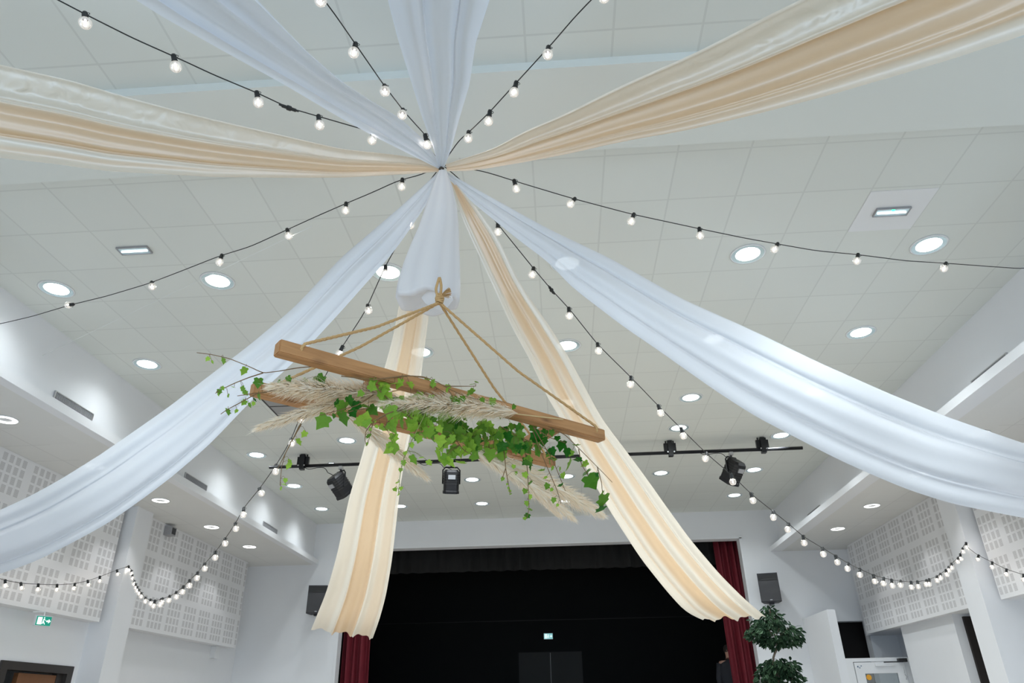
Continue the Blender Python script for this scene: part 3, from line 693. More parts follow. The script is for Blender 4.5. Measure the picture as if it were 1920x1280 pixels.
def ficus():
    t = thing('ficus_tree', 'tall ficus tree with leafy tiers under the loudspeaker right of the stage', 'plant', (3.48, 13.2, 0))
    bm = bmesh.new(); lathe(bm, [(0, .0), (.16, .0), (.22, .34), (.24, .34), (.24, .38), (.20, .38), (.19, .33)], 24); pot = obj('pot', bm, M['terracotta'], t, True)
    bm = bmesh.new(); lathe(bm, [(0, .33), (.195, .33), (.195, .31)], 24); obj('soil', bm, M['soil'], pot)
    def H(px, py): q = aty(px, py, 13.2); return Vector((q.x-3.48, 0, q.z))
    bm = bmesh.new()
    tp = [(0, 0, .3), (.04, .02, .7), (-.05, .0, 1.2), (.05, .03, 1.7)]+[tuple(H(*p)) for p in ((1466, 1290), (1452, 1262), (1450, 1240), (1449, 1228), (1460, 1215), (1452, 1190), (1447, 1160), (1443, 1140))]
    pts = smooth_poly(tp, 40, 1); tube(bm, pts, [.035-.024*i/39 for i in range(40)], 8)
    pts2 = [p+Vector((.045*math.sin(i*.6), .045*math.cos(i*.6), 0)) for i, p in enumerate(pts[:26])]; tube(bm, pts2, .018, 6)
    obj('trunk', bm, M['bark'], t, True)
    tiers = [((1442, 1148), 12, 14, 50), ((1440, 1163), 28, 12, 100), ((1450, 1184), 44, 15, 260), ((1418, 1187), 16, 12, 60), ((1482, 1196), 20, 10, 90), ((1450, 1203), 26, 9, 90), ((1462, 1250), 32, 14, 200), ((1440, 1270), 22, 20, 120), ((1478, 1272), 24, 20, 120)]
    tiers += [((1460, 1335), 55, 30, 220)]
    bm = bmesh.new(); lay = bm.verts.layers.float_vector.new('tone'); tw = bmesh.new()
    k = 13.6/FPX
    for (px, py), rx, rz, n in tiers:
        c = H(px, py)
        for i in range(int(n*1.5)):
            while 1:
                u = Vector((random.uniform(-1, 1), random.uniform(-1, 1), random.uniform(-1, 1)))
                if u.length < 1 and u.length > .3: break
            p = c+Vector((u.x*rx*k, u.y*rx*k*.8, u.z*rz*k))
            d = Vector((u.x+random.gauss(0, .4), u.y+random.gauss(0, .4), -.6+random.gauss(0, .4)))
            nn = (Vector((0, -.5, .8))+Vector([random.gauss(0, .5) for _ in range(3)])).normalized()
            add_leaf_oval(bm, lay, p, d, nn, random.uniform(.075, .115), random.uniform(.04, .058), random.random()**1.5)
        for i in range(max(3, n//30)):
            a = random.uniform(0, 6.28); tube(tw, [c+Vector((0, 0, -rz*k*.8)), c+Vector((math.cos(a)*rx*k*.6, math.sin(a)*rx*k*.5, rz*k*.2))], .005, 4)
    f = obj('foliage', bm, M['ficus'], t, True); obj('branches', tw, M['bark'], t)['kind'] = 'stuff'
ficus()

# ------------------------------------------------------------------ drapes
K = atz(828, 316, 4.9)
def ribbon(name, Lp, Rp, ztab, label, m, bands, cat='drape', folds=3.5, amp=.10, over=1.0, ext=None, hem=0, seed=1, nt=80, nu=70, panelf=None, group=None, crink=None, fine=.004):
    rnd = random.Random(seed)
    ph = [rnd.uniform(0, 6.28) for _ in range(6)]
    Ls = smooth_poly(Lp, nt, 3); Rs = smooth_poly(Rp, nt, 3)
    rowsL, rowsR = [], []
    for i in range(nt):
        t = i/(nt-1); l, r = Ls[i], Rs[i]; c = (l+r)/2
        P = atz(c.x, c.y, lin(ztab, t)); d = (P-EYE).dot(fw)
        rowsL.append(EYE+ray(l.x, l.y)*d); rowsR.append(EYE+ray(r.x, r.y)*d)
    if ext:
        # run on past the frame edge to its hook
        a, b = rowsL[-1]-rowsL[-6], rowsR[-1]-rowsR[-6]; step = ((a+b)/2); step.z = 0; step = step.normalized()*.12
        n = int(ext[0]/.12)
        for j in range(n):
            f = 1-.35*(j+1)/n; c = (rowsL[-1]+rowsR[-1])/2+step+Vector((0, 0, ext[1]/n))
            h = (rowsL[-1]-rowsR[-1])/2*(1 if j else 1)*.985; rowsL.append(c+h); rowsR.append(c-h)
    n = len(rowsL); bm = bmesh.new(); lay = bm.verts.layers.float_vector.new('panel'); grid = []
    for i in range(n):
        t = min(1.0, i/(nt-1)); A, B = rowsL[i], rowsR[i]; W = (B-A).length
        C0 = (A+B)/2; j = max(1, min(n-2, i)); T = ((rowsL[j+1]+rowsR[j+1])-(rowsL[j-1]+rowsR[j-1])).normalized()
        N = (B-A).cross(T).normalized()
        if N.dot(EYE-C0) < 0: N = -N
        row = []
        for k in range(nu):
            s = k/(nu-1); th = 2*math.pi*folds*s+ph[0]+.5*math.sin(2.2*t+ph[1])+.4*math.sin(5*s+ph[2])
            env = min(1, s*(1-s)*14)
            u = s-env*over*math.sin(th)/(2*math.pi*folds)
            u = max(0, min(1, u))
            off = amp*W*(math.cos(th)*.5+.22*math.cos(2.7*th+ph[3]+t*3)*(.5+.5*t))
            off += fine*W*math.sin(41*s+ph[4]+2*math.sin(3*t))
            p = A+(B-A)*u+N*off*env - N*(.25*W*(1-4*(s-.5)**2)*.5 if not hem else 0)
            if hem and i > n-4: p += T*.006*(math.sin(th*2+ph[5])+.5*math.sin(th*5.3))*(i-n+4)
            vv = bm.verts.new(p); pk = lin(bands, s) if not callable(bands) else lin(bands(0), s)+(lin(bands(1), s)-lin(bands(0), s))*max(0, min(1, (t-.22)/.38))
            vv[lay] = Vector((pk, (lin(crink, s)*(min(1, t*1.6)) if crink else 0), 0)); row.append(vv)
        grid.append(row)
    for a, b in zip(grid, grid[1:]):
        for k in range(nu-1): bm.faces.new((a[k], a[k+1], b[k+1], b[k]))
    o = obj(name, bm, m, smooth=True); tag(o, label, cat, group); return o, rowsL, rowsR
Z0 = [(0, 4.9), (.3, 4.79), (.65, 4.70), (1, 4.66)]
W01 = [(0, .0), (.3, .6), (.5, .1), (.75, .7), (1, 0)]
ribbon('ceiling_drape', [(822,316),(815,285),(790,215),(770,150),(745,70),(727,0),(715,-50)], [(832,316),(846,280),(862,220),(880,160),(892,80),(918,0),(935,-50)],
       [(0, 4.9), (.5, 4.82), (1, 4.80)], 'white voile drape running straight up from the knot to the top edge', M['white_sheer'], W01, ext=(1.2, .3), seed=3, folds=2.6, over=.8)
ribbon('ceiling_drape', [(822,316),(774,292),(700,255),(640,222),(537,161),(403,87),(302,30),(255,0),(190,-38)], [(830,313),(798,265),(751,222),(690,186),(640,154),(578,101),(504,27),(477,0),(440,-40)],
       [(0, 4.9), (.5, 4.80), (1, 4.74)], 'white voile drape running from the knot to the upper left corner area', M['white_sheer'], W01, ext=(1.5, .3), seed=5, folds=2.1, over=.7)
ribbon('ceiling_drape', [(822,322),(790,352),(745,393),(640,482),(554,574),(470,645),(386,709),(312,766),(191,850),(111,900),(54,931),(0,956),(-60,980)],
       [(828,330),(810,368),(764,436),(737,474),(640,583),(551,679),(470,752),(393,833),(322,894),(269,934),(202,981),(134,1018),(67,1052),(0,1076),(-60,1092)],
       [(0, 4.9), (.1, 4.58), (.35, 3.95), (.7, 3.35), (1, 3.1)], 'white voile drape sagging from the knot to the lower left edge', M['white_sheer'], W01, ext=(.36, .1), seed=8, folds=2.1, over=.75, amp=.08)
ribbon('ceiling_drape', [(838,322),(900,358),(1026,428),(1144,484),(1280,561),(1398,613),(1535,679),(1666,737),(1769,779),(1920,831),(1980,850)],
       [(842,336),(880,375),(976,453),(1033,494),(1063,531),(1124,578),(1177,618),(1228,652),(1280,689),(1347,736),(1414,779),(1492,820),(1569,860),(1629,887),(1700,917),(1784,944),(1920,971),(1980,980)],
       [(0, 4.9), (.1, 4.62), (.35, 4.15), (.7, 3.75), (1, 3.58)], 'white voile drape sagging from the knot to the right edge, downlights glowing through', M['white_sheer'], W01, ext=(.5, .12), seed=11, folds=2.2, over=.75, amp=.08)
def bR(t): return [(0, .0), (.30, .02), (.36+.05*(1-t), .05), (.44, .95), (.60, 1.0), (.66, .72), (.74, 1.0), (.88, .85), (.92, .25), (1, .2)] if t > .35 else [(0, .25), (.3, .5), (.6, 1), (1, .8)]
def bL(t): return [(0, .0), (.38, .06), (.43, .5), (.50, 1.0), (.74, 1.0), (.79, .45), (.82, .08), (.87, .05), (.90, .55), (.925, .5), (.95, .1), (1, .08)] if t > .45 else [(0, .25), (.4, .45), (.55, 1), (.85, .95), (1, .4)]
CR = [(0, 1), (.25, 1), (.38, .1), (.5, 0), (1, 0)]
ribbon('ceiling_drape', [(835,308),(880,293),(926,279),(976,249),(1057,215),(1110,188),(1177,155),(1280,110),(1324,89),(1381,60),(1448,25),(1498,1),(1640,-68),(1960,-225)],
       [(838,321),(875,322),(942,311),(1010,299),(1077,286),(1144,270),(1211,257),(1280,246),(1414,215),(1549,180),(1683,141),(1784,111),(1920,66),(2040,20),(2340,-100)],
       Z0, 'ivory and peach drape running from the knot to the upper right corner', M['cream_sheer'], bR, ext=(.5, .1), seed=15, folds=2.4, amp=.08, over=.6, crink=CR)
ribbon('ceiling_drape', [(822,311),(800,300),(751,291),(640,279),(537,255),(420,228),(336,208),(235,181),(134,151),(67,136),(0,121),(-90,100)],
       [(824,322),(770,326),(640,333),(537,333),(403,332),(302,326),(202,321),(101,307),(0,296),(-90,284)],
       Z0, 'ivory and peach drape running from the knot to the left edge', M['cream_sheer'], bL, ext=(1.3, .3), seed=21, folds=2.4, amp=.08, over=.6, crink=CR)
def bD(t): return [(0, .05), (.20, .25), (.24, 0), (.33, .0), (.37, .95), (.63, .9), (.67, .05), (.76, .1), (.80, .5), (.90, .5), (.94, .0), (1, .1)] if t > .45 else [(0, .05), (.2, .2), (.30, .8), (.6, 1), (.76, 1), (.83, .05), (1, .1)]
o, dL, dR = ribbon('ceiling_drape', [(822,322),(800,390),(775,470),(750,560),(735,640),(715,710),(695,790),(680,850),(655,930),(632,1040),(612,1110),(583,1180)],
       [(832,322),(826,400),(815,500),(803,600),(795,660),(783,760),(772,800),(752,900),(735,1050),(724,1115),(712,1160),(699,1196)],
       [(0, 4.9), (.12, 4.6), (.27, 4.3), (.36, 4.1), (.5, 3.75), (.66, 3.35), (.83, 3.0), (.91, 2.87), (1, 2.8)], 'ivory and peach drape with its hem before the red curtain left of the stage', M['cream_sheer'], bD, hem=1, seed=31, folds=3.0, amp=.06, over=.6)
def bC(t): return [(0, .05), (.10, .1), (.16, .6), (.22, .1), (.27, .1), (.32, .9), (.46, .95), (.51, .08), (.64, .0), (.68, .6), (.76, .6), (.8, 0), (1, .05)] if t > .4 else [(0, 0), (.2, .1), (.28, 1), (.72, 1), (.8, .1), (1, .0)]
o2, eL, eR = ribbon('ceiling_drape', [(842,335),(862,395),(875,430),(919,524),(962,618),(996,679),(1023,739),(1050,783),(1100,880),(1140,952),(1180,1014),(1203,1049),(1250,1108),(1287,1149),(1318,1162)],
       [(850,338),(895,392),(932,443),(976,534),(1026,605),(1060,658),(1093,719),(1129,786),(1156,821),(1209,892),(1247,946),(1294,1011),(1350,1077),(1397,1124),(1437,1157)],
       [(0, 4.9), (.07, 4.55), (.25, 4.05), (.45, 3.6), (.65, 3.25), (.85, 2.95), (1, 2.85)], 'ivory and peach drape with its pointed hem by the ficus tree at right', M['cream_sheer'], bC, hem=1, seed=41, folds=3.2, amp=.06, over=.6)
# thin line under the ceiling
def wire(name, pts, r, m, label, cat, parent=None):
    bm = bmesh.new(); tube(bm, pts, r, 4); o = obj(name, bm, m, parent); 
    if parent is None: tag(o, label, cat)
    return o
p1, p2 = atz(585, 424, 4.75), atx(80, 666, RL+.01)
wire('nylon_line', [p1, p2], .0025, M['nylon'], 'thin pale nylon line crossing the ceiling at left', 'line')

# knot tie
t = bmesh.new()
for k in range(3):
    c = K+Vector((0, 0, .012*(k-1))); tube(t, [c+Vector((.014*math.cos(a), .014*math.sin(a), .004*math.sin(3*a+k))) for a in [2*math.pi*j/16 for j in range(17)]], .004, 6)
tube(t, [K, K+Vector((.0, .0, .499))], .003, 5)
kt = obj('suspension_cable', t, mat('dark_cord', (.05, .04, .03), .8)); tag(kt, 'dark cord tying all the drapes into one knot under the ceiling', 'cable')

# hanging bundle of voile
def bundle():
    t = thing('voile_bundle', 'puffed white voile bundle hanging straight down from the knot', 'drape', K)
    zt, zb = K.z-.01, 3.86
    bm = bmesh.new(); lay = bm.verts.layers.float_vector.new('panel')
    Lp = [(822,322),(812,350),(800,385),(785,430),(768,470),(755,505),(746,535),(743,556)]; Rp = [(838,322),(848,350),(856,385),(859,420),(860,460),(861,500),(862,535),(861,556)]
    n = 40; nu = 96; grid = []
    for i in range(n):
        s = i/(n-1); l = interp(Lp, s); r = interp(Rp, s)
        dd = (Vector((K.x, K.y, zt+(zb-zt)*s))-EYE).dot(fw)
        A = EYE+ray(*l)*dd; B = EYE+ray(*r)*dd; c = (A+B)/2; rad = (B-A).length/2
        row = []
        for k in range(nu):
            a = 2*math.pi*k/nu
            pl = 1+(.06*math.sin(5*a+1+.8*s)+.03*math.sin(11*a+2+s))*min(1, .3+s)
            x = math.cos(a)*rad*(pl if abs(math.cos(a)) < .8 else 1+(pl-1)*.4); y = math.sin(a)*rad*.8*pl
            lob = 0
            if i > n-9: lob = -.03*((i-n+9)/8)**2*abs(math.sin(2.5*a+.7))*1.0
            v = bm.verts.new(c+rt0*x+Vector((0, y, 0))+Vector((0, 0, lob))-K); v[lay] = Vector((.5+.5*math.sin(9*a), 0, 0)); row.append(v)
        grid.append(row)
    # tucked under and gathered to the rope
    base = grid[-1]; apex = aty(822, 556, K.y)-K
    for j, f in ((1, .95), (2, .82), (3, .62), (4, .38), (5, .12)):
        row = []
        for k in range(nu):
            b = base[k].co; q = apex+(b-apex)*f; q.z = b.z+(-.028 if j < 3 else .01*(j-2))*1.0+(apex.z-b.z)*(1-f)*.8
            v = bm.verts.new(q); v[lay] = Vector((.4, 0, 0)); row.append(v)
        grid.append(row)
    for a, b in zip(grid, grid[1:]):
        for k in range(nu): bm.faces.new((a[k], a[(k+1) % nu], b[(k+1) % nu], b[k]))
    obj('puffed_voile', bm, M['bag_sheer'], t, True)
    # loose ends below the tie
    for nm, pts, yy in (('loose_tail', [(800,545),(790,558),(797,568),(808,575),(822,580),(832,585),(842,572),(850,562),(845,545),(822,540)], -.10),):
        bm = bmesh.new(); lay = bm.verts.layers.float_vector.new('panel')
        vs_ = []
        for i, (x, y) in enumerate(pts):
            q = aty(x, y, K.y+yy+.02*math.sin(i*2.1))-K; v = bm.verts.new(q); v[lay] = Vector((.3, 0, 0)); vs_.append(v)
        cx = sum(p[0] for p in pts)/len(pts); cy = sum(p[1] for p in pts)/len(pts)
        c = bm.verts.new(aty(cx, cy, K.y+yy-.04)-K)
        for i in range(len(vs_)): bm.faces.new((vs_[i], vs_[(i+1) % len(vs_)], c))
        obj(nm, bm, M['bag_sheer'], t, True)
bundle()

# ------------------------------------------------------------------ string lights
def bulb_mesh():
    g = bmesh.new(); lathe(g, [(.012, -.032), (.0135, -.036), (.021, -.041), (.0275, -.051), (.0300, -.063), (.0280, -.075), (.0205, -.086), (.010, -.0918), (0, -.093)], 16)
    f = bmesh.new(); tube(f, [(0, 0, -.042), (.0012, 0, -.050), (-.0012, 0, -.062), (0, 0, -.074)], .0048, 6)
    s = bmesh.new(); lathe(s, [(0, .010), (.012, .010), (.0145, .0), (.0145, -.024), (.016, -.026), (.016, -.035), (0, -.035)], 10)
    lo = []
    for j in range(9): lo.append((.013+.010*math.sin(math.pi*j/8), 0, .006-.02*j/8))
    tube(s, lo, .0018, 4)
    out = []
    for nm, b, m in (('light_bulb', g, M['bulb']), ('filament', f, M['filament']), ('bulb_holder', s, M['socket'])):
        me = bpy.data.meshes.new(nm); b.normal_update(); b.to_mesh(me); b.free(); me.materials.append(m); me.polygons.foreach_set('use_smooth', [True]*len(me.polygons)); out.append(me)
    return out
BM = bulb_mesh()
def string(label, az, wire_px, bulbs, end3=None, plug=None, plane=None, group=None, start3=None, tilt=.18):
    """cable in the vertical plane of azimuth az through the hub, bulbs hang on it"""
    if plane is None:
        n = Vector((math.cos(az), -math.sin(az), 0)); P0 = K
    else: P0, n = plane
    pts = [atp(x, y, P0, n) for x, y in wire_px]
    if start3 is not None: pts = [start3]+pts
    if end3 is not None: pts = pts+[end3]
    t = thing('string_light', label, 'string light', pts[0], group=group)
    bm = bmesh.new(); q = smooth_poly([tuple(p-pts[0]) for p in pts], max(40, len(pts)*6), 2); tube(bm, q, .0035, 5); obj('cable', bm, M['cable'], t, True)
    for bx, by in bulbs:
        # nearest cable point above the bulb
        tgt = atp(bx, by, P0, n)
        best = min((p+pts[0] for p in q), key=lambda p: math.hypot(proj(p)[0]-bx, (proj(p)[1]-by)+0.062*FPX/proj(p)[2]*0.9) if proj(p)[2] > .3 else 1e9)
        d = (tgt-best); lean = Vector((d.x, d.y, 0))
        if lean.length > .05: lean = lean.normalized()*.05
        down = Vector((lean.x*1.0+random.gauss(0, .006), lean.y*1.0+random.gauss(0, .006), -.062)).normalized()
        if d.z > 0 and d.length > .02: down = (d.normalized()+Vector((0, 0, -.2))).normalized()
        rot = Vector((0, 0, -1)).rotation_difference(down).to_euler()
        h = bpy.data.objects.new('bulb_holder', BM[2]); h.location = best-pts[0]; h.rotation_euler = rot; h.parent = t; C.objects.link(h)
        b = bpy.data.objects.new('light_bulb', BM[0]); b.location = best-pts[0]; b.rotation_euler = rot; b.parent = t; C.objects.link(b)
        f = bpy.data.objects.new('filament', BM[1]); f.parent = b; C.objects.link(f)
    if plug:
        c = atp(*plug[0], P0, n)-pts[0]; e = atp(*plug[1], P0, n)-pts[0]; d = (e-c).normalized(); bm = bmesh.new()
        L = (e-c).length
        tube(bm, [c+d*L*f for f in (0, .15, .16, .4, .41, .6, .61, .85, .86, 1)], [.004, .006, .010, .010, .015, .015, .010, .010, .006, .004], 8); o = obj('plug_connector', bm, M['socket'], t)
    return t
HUB = K+Vector((0, .02, .05))
G = 'festoon string lights radiating from the hub'
string('festoon string light from the hub to the upper left corner, with inline plug', R(-136), [(800,272),(745,263),(690,245),(600,219),(541,202),(484,175),(400,140),(340,112),(250,72),(172,33),(105,-2),(60,-25)], [(161,40),(331,130),(484,188),(600,235),(700,259)], plug=((523,196),(560,209)), group=G, start3=HUB)
string('festoon string light rising to the top edge left of the central white drape', R(-167), [(805,262),(790,245),(760,212),(720,160),(668,85),(630,30),(606,-2),(590,-30)], [(594,12),(667,104),(717,178),(752,226),(802,267)], group=G, start3=HUB)
string('festoon string light rising to the top edge right of the central white drape', R(142), [(850,278),(862,262),(882,245),(918,210),(968,155),(1032,85),(1075,35),(1108,0),(1130,-20)], [(1135,12),(1028,103),(965,174),(914,224),(879,264)], group=G, start3=HUB)
string('festoon string light from the hub to the right edge above the white drape', R(72), [(905,320),(967,340),(1070,371),(1183,401),(1313,429),(1400,447),(1451,456),(1530,470),(1607,477),(1700,489),(1768,493),(1850,499),(1920,504)], [(967,355),(1070,387),(1184,415),(1313,441),(1452,472),(1608,488),(1769,511)], group=G, start3=HUB, end3=Vector((RR-.01, K.y+(RR-K.x)/math.tan(R(72)), 5.05)))
cr = Vector((5.66, 10.52, 3.6)); cl = Vector((-6.43, 10.54, 3.6))
azr = math.atan2(cr.x-K.x, cr.y-K.y); azl = math.atan2(cl.x-K.x, cl.y-K.y)
string('festoon string light from the hub sagging across to the right hand column', azr, [(862,335),(905,385),(935,422),(998,500),(1034,543),(1066,577),(1121,646),(1182,706),(1236,762),(1282,808),(1327,852),(1374,892),(1410,927),(1449,958),(1478,981),(1507,1006),(1542,1027),(1569,1043),(1589,1055),(1613,1067),(1640,1079),(1673,1087),(1709,1091),(1736,1088),(1757,1080),(1775,1067),(1784,1056),(1797,1045),(1803,1033),(1806,1024)],
       [(934,432),(998,511),(1066,586),(1121,654),(1182,714),(1236,768),(1280,819),(1322,864),(1374,901),(1410,936),(1449,966),(1478,992),(1507,1015),(1542,1035),(1569,1051),(1589,1066),(1613,1078),(1640,1086),(1657,1091),(1673,1096),(1687,1099),(1709,1099),(1721,1099),(1736,1096),(1743,1095),(1757,1089),(1762,1085),(1775,1078),(1779,1072),(1784,1064),(1797,1053),(1802,1046),(1804,1036)], end3=cr, plug=((1028,535),(1040,552)), group=G, start3=HUB)
string('festoon string light from the hub sagging across to the left hand column', azl, [(800,345),(775,405),(722,500),(684,585),(634,662),(600,722),(565,775),(545,826),(517,873),(488,914),(457,952),(441,982),(422,1010),(403,1036),(385,1055),(370,1074),(355,1088),(343,1100),(331,1110),(319,1117),(305,1122),(290,1126),(274,1122),(262,1108),(254,1094),(248,1079),(246,1066)],
       [(770,418),(722,509),(690,588),(634,660),(565,783),(549,839),(517,885),(488,926),(457,961),(441,995),(423,1023),(403,1047),(385,1067),(370,1084),(355,1097),(343,1110),(331,1119),(319,1126),(305,1131),(301,1128),(290,1131),(282,1132),(274,1128),(265,1121),(262,1113),(264,1105),(254,1103),(255,1095),(248,1085),(249,1076)], end3=cl, group=G, start3=HUB)
string('festoon string light from the hub to the left edge above the white drape', R(-69), [(790,328),(750,337),(700,360),(645,383),(590,407),(531,434),(470,462),(411,480),(340,508),(280,531),(200,555),(134,571),(60,593),(0,607)], [(753,349),(648,389),(538,447),(411,487),(286,546),(134,570)], group=G, start3=HUB, end3=Vector((RL+.01, K.y+(RL-K.x)/math.tan(R(-69)), 4.92)))
G2 = 'festoon string lights along the side walls'
string('festoon string light strung along the left wall past the exit sign', 0, [(244,1060),(220,1068),(189,1080),(166,1088),(139,1094),(107,1096),(72,1095),(40,1093),(11,1088),(-15,1080)], [(243,1068),(220,1078),(189,1088),(166,1096),(139,1101),(107,1103),(72,1102),(40,1101),(11,1093)], plane=(cl, Vector((1, 0, 0))), group=G2, start3=cl)
string('festoon string light strung along the right wall beyond the right column', 0, [(1812,1024),(1833,1040),(1861,1054),(1887,1067),(1919,1077),(1945,1082)], [(1812,1024),(1833,1048),(1861,1062),(1887,1074),(1919,1082)], plane=(cr, Vector((1, 0, 0))), group=G2, start3=cr)

# ------------------------------------------------------------------ hanging timber frame
ZF = 3.09
def F(x, y, z=ZF): return atz(x, y, z)
b1a, b1b = F(519, 652), F(1128, 818); b2a, b2b = F(473, 728), F(1036, 866)
HW = .034
frame = thing('hanging_frame', 'stained timber ladder frame hung from jute ropes under the voile bundle', 'hanging frame', ((b1a+b2b)/2))
def beam(name, a, b, hw=HW, hh=HW, par=frame):
    d = b-a; L = d.length; bm = bmesh.new(); box(bm, -L/2, L/2, -hw, hw, -hh, hh)
    bmesh.ops.bevel(bm, geom=list(bm.edges), offset=.005, segments=2, affect='EDGES')
    o = obj(name, bm, M['wood'], par); o.location = (a+b)/2-par.location; o.rotation_euler = (0, -math.asin(d.z/L), math.atan2(d.y, d.x)); return o
beam('long_beam', b1a, b1b); beam('long_beam', b2a, b2b)
def at_line(a, b, f): return a+(b-a)*f
for f in (.26, .83):
    p, q = at_line(b1a, b1b, f), at_line(b2a, b2b, f); d = (q-p).normalized()
    beam('cross_piece', p+d*HW, q-d*HW, HW*.95, HW*.95)
APX = aty(824, 567, K.y-.21)
def rope(name, pts, r=.008, par=None):
    bm = bmesh.new(); q = smooth_poly([tuple(p) for p in pts], 60, 1)
    for ph in (0, 2.09, 4.19):                                     # three strands laid round each other
        w_ = []
        for i, p in enumerate(q):
            d = (q[min(i+1, 59)]-q[max(0, i-1)]).normalized(); u, v = frame_of(d); a = ph+i*1.1
            w_.append(p+(u*math.cos(a)+v*math.sin(a))*r*.5)
        tube(bm, w_, r*.62, 5)
    return obj(name, bm, M['rope'], par, True)
rp = thing('jute_rope', 'jute rope tied under the white bundle, four legs carrying the timber frame', 'rope', APX)
for (px, py, A, B, f) in ((546, 652, b1a, b1b, .05), (490, 733, b2a, b2b, .05), (1012, 862, b2a, b2b, .95), (1113, 810, b1a, b1b, .965)):
    h = at_line(A, B, f)
    side = (A-B).cross(Vector((0, 0, 1))).normalized(); side = side if side.dot(EYE-h) > 0 else -side
    rope('rope_leg', [Vector((0, 0, 0)), (h-APX)*.5+Vector((0, 0, -.01)), h-APX+side*(HW+.008)+Vector((0, 0, HW*.9)), h-APX+side*(HW-.012)+Vector((0, 0, -.006))], par=rp)
bm = bmesh.new()
for k in range(5):
    c = Vector((0, 0, .002+.011*k)); rr = .022-.002*abs(k-2)
    tube(bm, [c+Vector((rr*math.cos(a), rr*math.sin(a), .004*math.sin(2*a+k))) for a in [2*math.pi*j/14 for j in range(15)]], .0065, 6)
tube(bm, smooth_poly([(0, 0, .0), (-.02, -.03, .07), (.0, -.03, .16), (.012, -.025, .10), (.005, 0, .02)], 30), .008, 6)
obj('knot', bm, M['rope'], rp, True)
bm = bmesh.new()
for k in range(60):
    a = random.uniform(-.7, .7); e = Vector((.07*math.cos(a), -.02+random.gauss(0, .012), .055+.05*math.sin(a))); tube(bm, [(.005, -.01, .04), tuple(e*.6+Vector((0, 0, .02))), tuple(e)], .0012, 3)
obj('frayed_end', bm, M['rope'], rp)

# ------------------------------------------------------------------ pampas plumes and ivy on the frame
mid_a, mid_b = (b1a+b2a)/2, (b1b+b2b)/2; axis = (mid_b-mid_a).normalized(); FN = axis.cross(Vector((0, 0, 1))).normalized()
if FN.dot(EYE-mid_a) < 0: FN = -FN                                # towards the viewer side
def fp(x, y, off=0.0): return atp(x, y, mid_a+FN*off, FN)
def plume(base, tip, wpx, label, off0, off1, stem=None, seed=1, n=2600):
    rnd = random.Random(seed); a = fp(*base, off0); b = fp(*tip, off1); L = (b-a).length; d = (b-a).normalized(); u, v = frame_of(d)
    wid = wpx*(a-EYE).dot(fw)/FPX
    t = thing('pampas_grass', label, 'dried grass', a, group='pampas grass plumes on the timber frame')
    def ax(s): return d*L*s+Vector((0, 0, -.05*L*s*s))+u*.02*math.sin(3*s+seed)
    bm = bmesh.new(); st = [tuple(fp(*stem, off0)-a)] if stem else [tuple(-d*.25)]
    tube(bm, smooth_poly(st+[(0, 0, 0)]+[tuple(ax(s)) for s in (.3, .6, .9)], 24), [.004-.0022*i/23 for i in range(24)], 6); obj('stem', bm, M['strawstem'], t, True)
    bm = bmesh.new(); play = bm.verts.layers.float_vector.new('tone'); n = int(n*.8)
    for i in range(n):
        s = rnd.random()**.85; p = ax(s); th = rnd.uniform(0, 6.283); o_ = (u*math.cos(th)+v*math.sin(th))
        prof = (math.sin(math.pi*min(1, s*.85+.12))**.6); R_ = wid*prof*rnd.uniform(.35, 1.45)
        ln = rnd.uniform(.07, .15)*(1-.45*s); e = p+d*ln+o_*R_+Vector((rnd.gauss(0, .008), rnd.gauss(0, .008), -.02*rnd.random())); m_ = p+d*ln*.45+o_*R_*.62
        wv = d.cross(o_)*rnd.uniform(.0009, .0021)
        v0, v1, v2, v3, v4 = (bm.verts.new(q) for q in (p-wv, p+wv, m_+wv*1.5, m_-wv*1.5, e))
        bm.faces.new((v0, v1, v2, v3)); bm.faces.new((v3, v2, v4)); tn = rnd.random()
        for q in (v0, v1, v2, v3, v4): q[play] = Vector((tn, 0, 0))
    obj('plume', bm, M['pampas'], t)
plume((760, 748), (520, 716), 24, 'fluffy pampas plume pointing left along the left end of the frame', .12, .16, seed=2, n=4200)
plume((716, 738), (498, 786), 12, 'slim pampas plume pointing down left past the frame end', .06, .12, seed=3)
plume((968, 776), (735, 742), 21, 'pampas plume lying along the front beam, its cut stem pointing right', .33, .32, stem=(1056, 786), seed=4, n=4200)
plume((880, 835), (1118, 948), 22, 'longest pampas plume pointing down right at the right end', .10, .05, stem=(800, 790), seed=5, n=4200)
plume((885, 842), (1066, 956), 15, 'lower pampas plume pointing down right, beneath the longest one', .12, .08, stem=(820, 800), seed=6)
plume((900, 850), (1046, 952), 10, 'short pale pampas plume at the lower edge of the right cluster', .02, -.02, seed=7, n=1800)
plume((640, 775), (795, 878), 15, 'pampas plume hanging down right in front of the left cream drape', -.10, -.15, seed=8)

